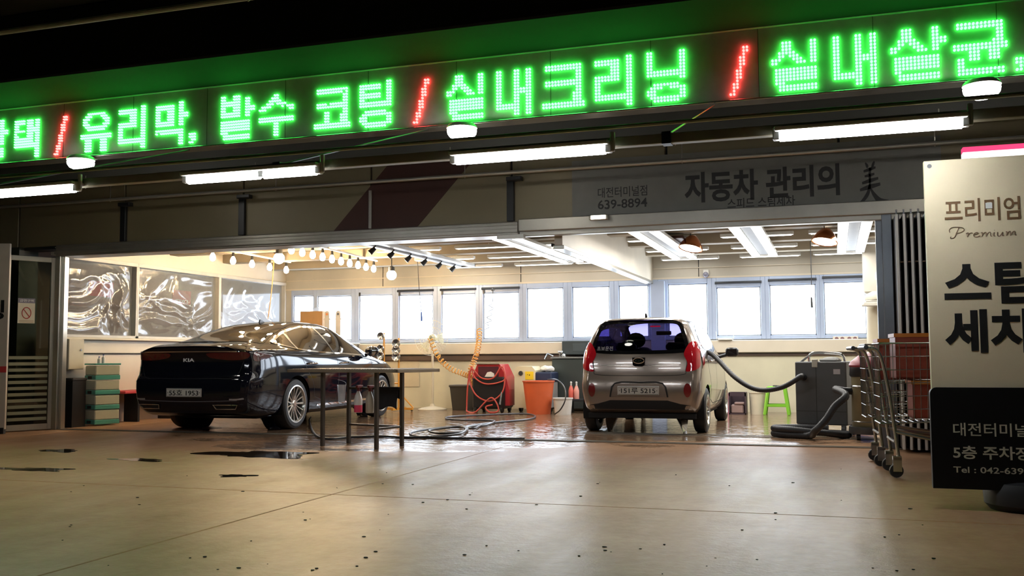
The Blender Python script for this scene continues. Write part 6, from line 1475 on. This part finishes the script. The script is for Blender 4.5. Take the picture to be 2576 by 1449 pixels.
# ------------------------------------------------------------------ shopping carts beside the sign
M_WIRE = mat('cart_wire', (0.42, 0.42, 0.40), 0.25, 0.9); M_ORG = mat('crate_orange', (0.55, 0.17, 0.02), 0.45); M_BRN = mat('crate_red_brown', (0.30, 0.05, 0.025), 0.45)
def cart(label, at, rz):
    t = thing('shopping_cart', label, 'cart', at, rz, 'shopping carts beside the sign')
    L_, z0_, z1_ = 0.92, 0.42, 1.06
    def hw(u, v): return (0.19+0.05*v)*(1-0.10*u)
    def P(u, s_, v): return Vector((0.04*(1-v)*0+u*L_, s_*hw(u, v), z0_+(z1_-z0_)*v+0.04*u*(1-v)))
    b = B()
    for s_ in (-1, 1):
        for k in range(7): v = k/6; b.tube([P(0, s_, v), P(0.5, s_, v), P(1, s_, v)], 0.0035 if 0 < k < 6 else 0.006, 4)
        for k in range(19): u = k/18; b.tube([P(u, s_, 0), P(u, s_, 1)], 0.0028, 4)
    for u in (0, 1):
        for k in range(7): v = k/6; b.tube([P(u, -1, v), P(u, 1, v)], 0.0035 if 0 < k < 6 else 0.006, 4)
        for k in range(8): s_ = -1+2*k/7; b.tube([P(u, s_, 0), P(u, s_, 1)], 0.0028, 4)
    for k in range(19): u = k/18; b.tube([P(u, -1, 0), P(u, 1, 0)], 0.0028, 4)
    b.obj('wire_basket', M_WIRE, t, smooth=0)
    for s_ in (-1, 1):
        b = B().tube(smoothpath([(-0.10, s_*0.25, 1.03), (0.0, s_*0.25, 0.98), (0.06, s_*0.245, 0.70), (0.10, s_*0.24, 0.36), (0.12, s_*0.24, 0.16)], 5), 0.014, 8)
        b.tube(smoothpath([(0.10, s_*0.24, 0.36), (0.40, s_*0.23, 0.30), (0.86, s_*0.19, 0.24), (0.88, s_*0.19, 0.16)], 5), 0.013, 8)
        b.obj('side_tube', M_WIRE, t)
        for x_, yy in ((0.12, 0.24), (0.88, 0.19)):
            o = B().lathe([(0.0, -0.016), (0.05, -0.016), (0.055, 0.0), (0.05, 0.016), (0.0, 0.016)], 18, 'y', (x_-0.02, s_*yy, 0.055)).obj('caster', M_RUB, t)
            B().box(x_-0.045, x_+0.02, s_*yy-0.026, s_*yy-0.018, 0.05, 0.16).box(x_-0.045, x_+0.02, s_*yy+0.018, s_*yy+0.026, 0.05, 0.16).box(x_-0.045, x_+0.02, s_*yy-0.026, s_*yy+0.026, 0.14, 0.17).obj('caster_fork', M_STEEL, o, smooth=0)
    B().cyl((-0.10, -0.27, 1.03), (-0.10, 0.27, 1.03), 0.018, n=10).obj('push_handle', mat('handle_dark', (0.04, 0.04, 0.045), 0.4), t)
    B().tube([(0.1, -0.23, 0.28), (0.1, 0.23, 0.28)], 0.012, 8).obj('cross_tube', M_WIRE, t); B().tube([(0.86, -0.19, 0.24), (0.86, 0.19, 0.24)], 0.012, 8).obj('cross_tube', M_WIRE, t)
    return t
pc = onz(2250, 1202); pd = onz(2222, 1186)
R2 = math.radians(4)
cart('nearer wire shopping cart beside the tall sign board', (pc.x-0.10, pc.y+0.24, 0), R2)
cart('farther wire shopping cart pushed up behind the nearer one', (pd.x-0.12, pd.y+0.62, 0), R2)
def crate(label, X, Y, z, w, d, h, m, rz):
    t = thing('plastic_crate', label, 'crate', (X, Y, z), rz, 'crates in the carts')
    B().box(-w/2, w/2, -d/2, d/2, 0, 0.012).box(-w/2, w/2, -d/2, -d/2+0.012, 0, h).box(-w/2, w/2, d/2-0.012, d/2, 0, h).box(-w/2, -w/2+0.012, -d/2, d/2, 0, h).box(w/2-0.012, w/2, -d/2, d/2, 0, h).obj('crate_body', m, t, smooth=0)
    B().box(-w/2-0.01, w/2+0.01, -d/2-0.01, -d/2+0.012, h-0.03, h).box(-w/2-0.01, w/2+0.01, d/2-0.012, d/2+0.01, h-0.03, h).box(-w/2-0.01, -w/2+0.012, -d/2, d/2, h-0.03, h).box(w/2-0.012, w/2+0.01, -d/2, d/2, h-0.03, h).obj('crate_rim', M_ORG, t, smooth=0)
    B().box(-0.06, 0.06, -d/2-0.002, -d/2, h-0.09, h-0.05).obj('grip_slot', M_DARK, t, smooth=0)
crate('red-brown crate with an orange rim on top in the nearer cart', pc.x-0.10+0.44, pc.y+0.27, 0.78, 0.62, 0.35, 0.36, M_BRN, R2)
crate('red-brown crate at the bottom of the nearer cart', pc.x-0.10+0.50, pc.y+0.27, 0.462, 0.50, 0.32, 0.30, M_BRN, R2)
crate('red-brown crate with an orange rim in the farther cart', pd.x-0.12+0.42, pd.y+0.64, 0.75, 0.60, 0.35, 0.36, M_BRN, R2)
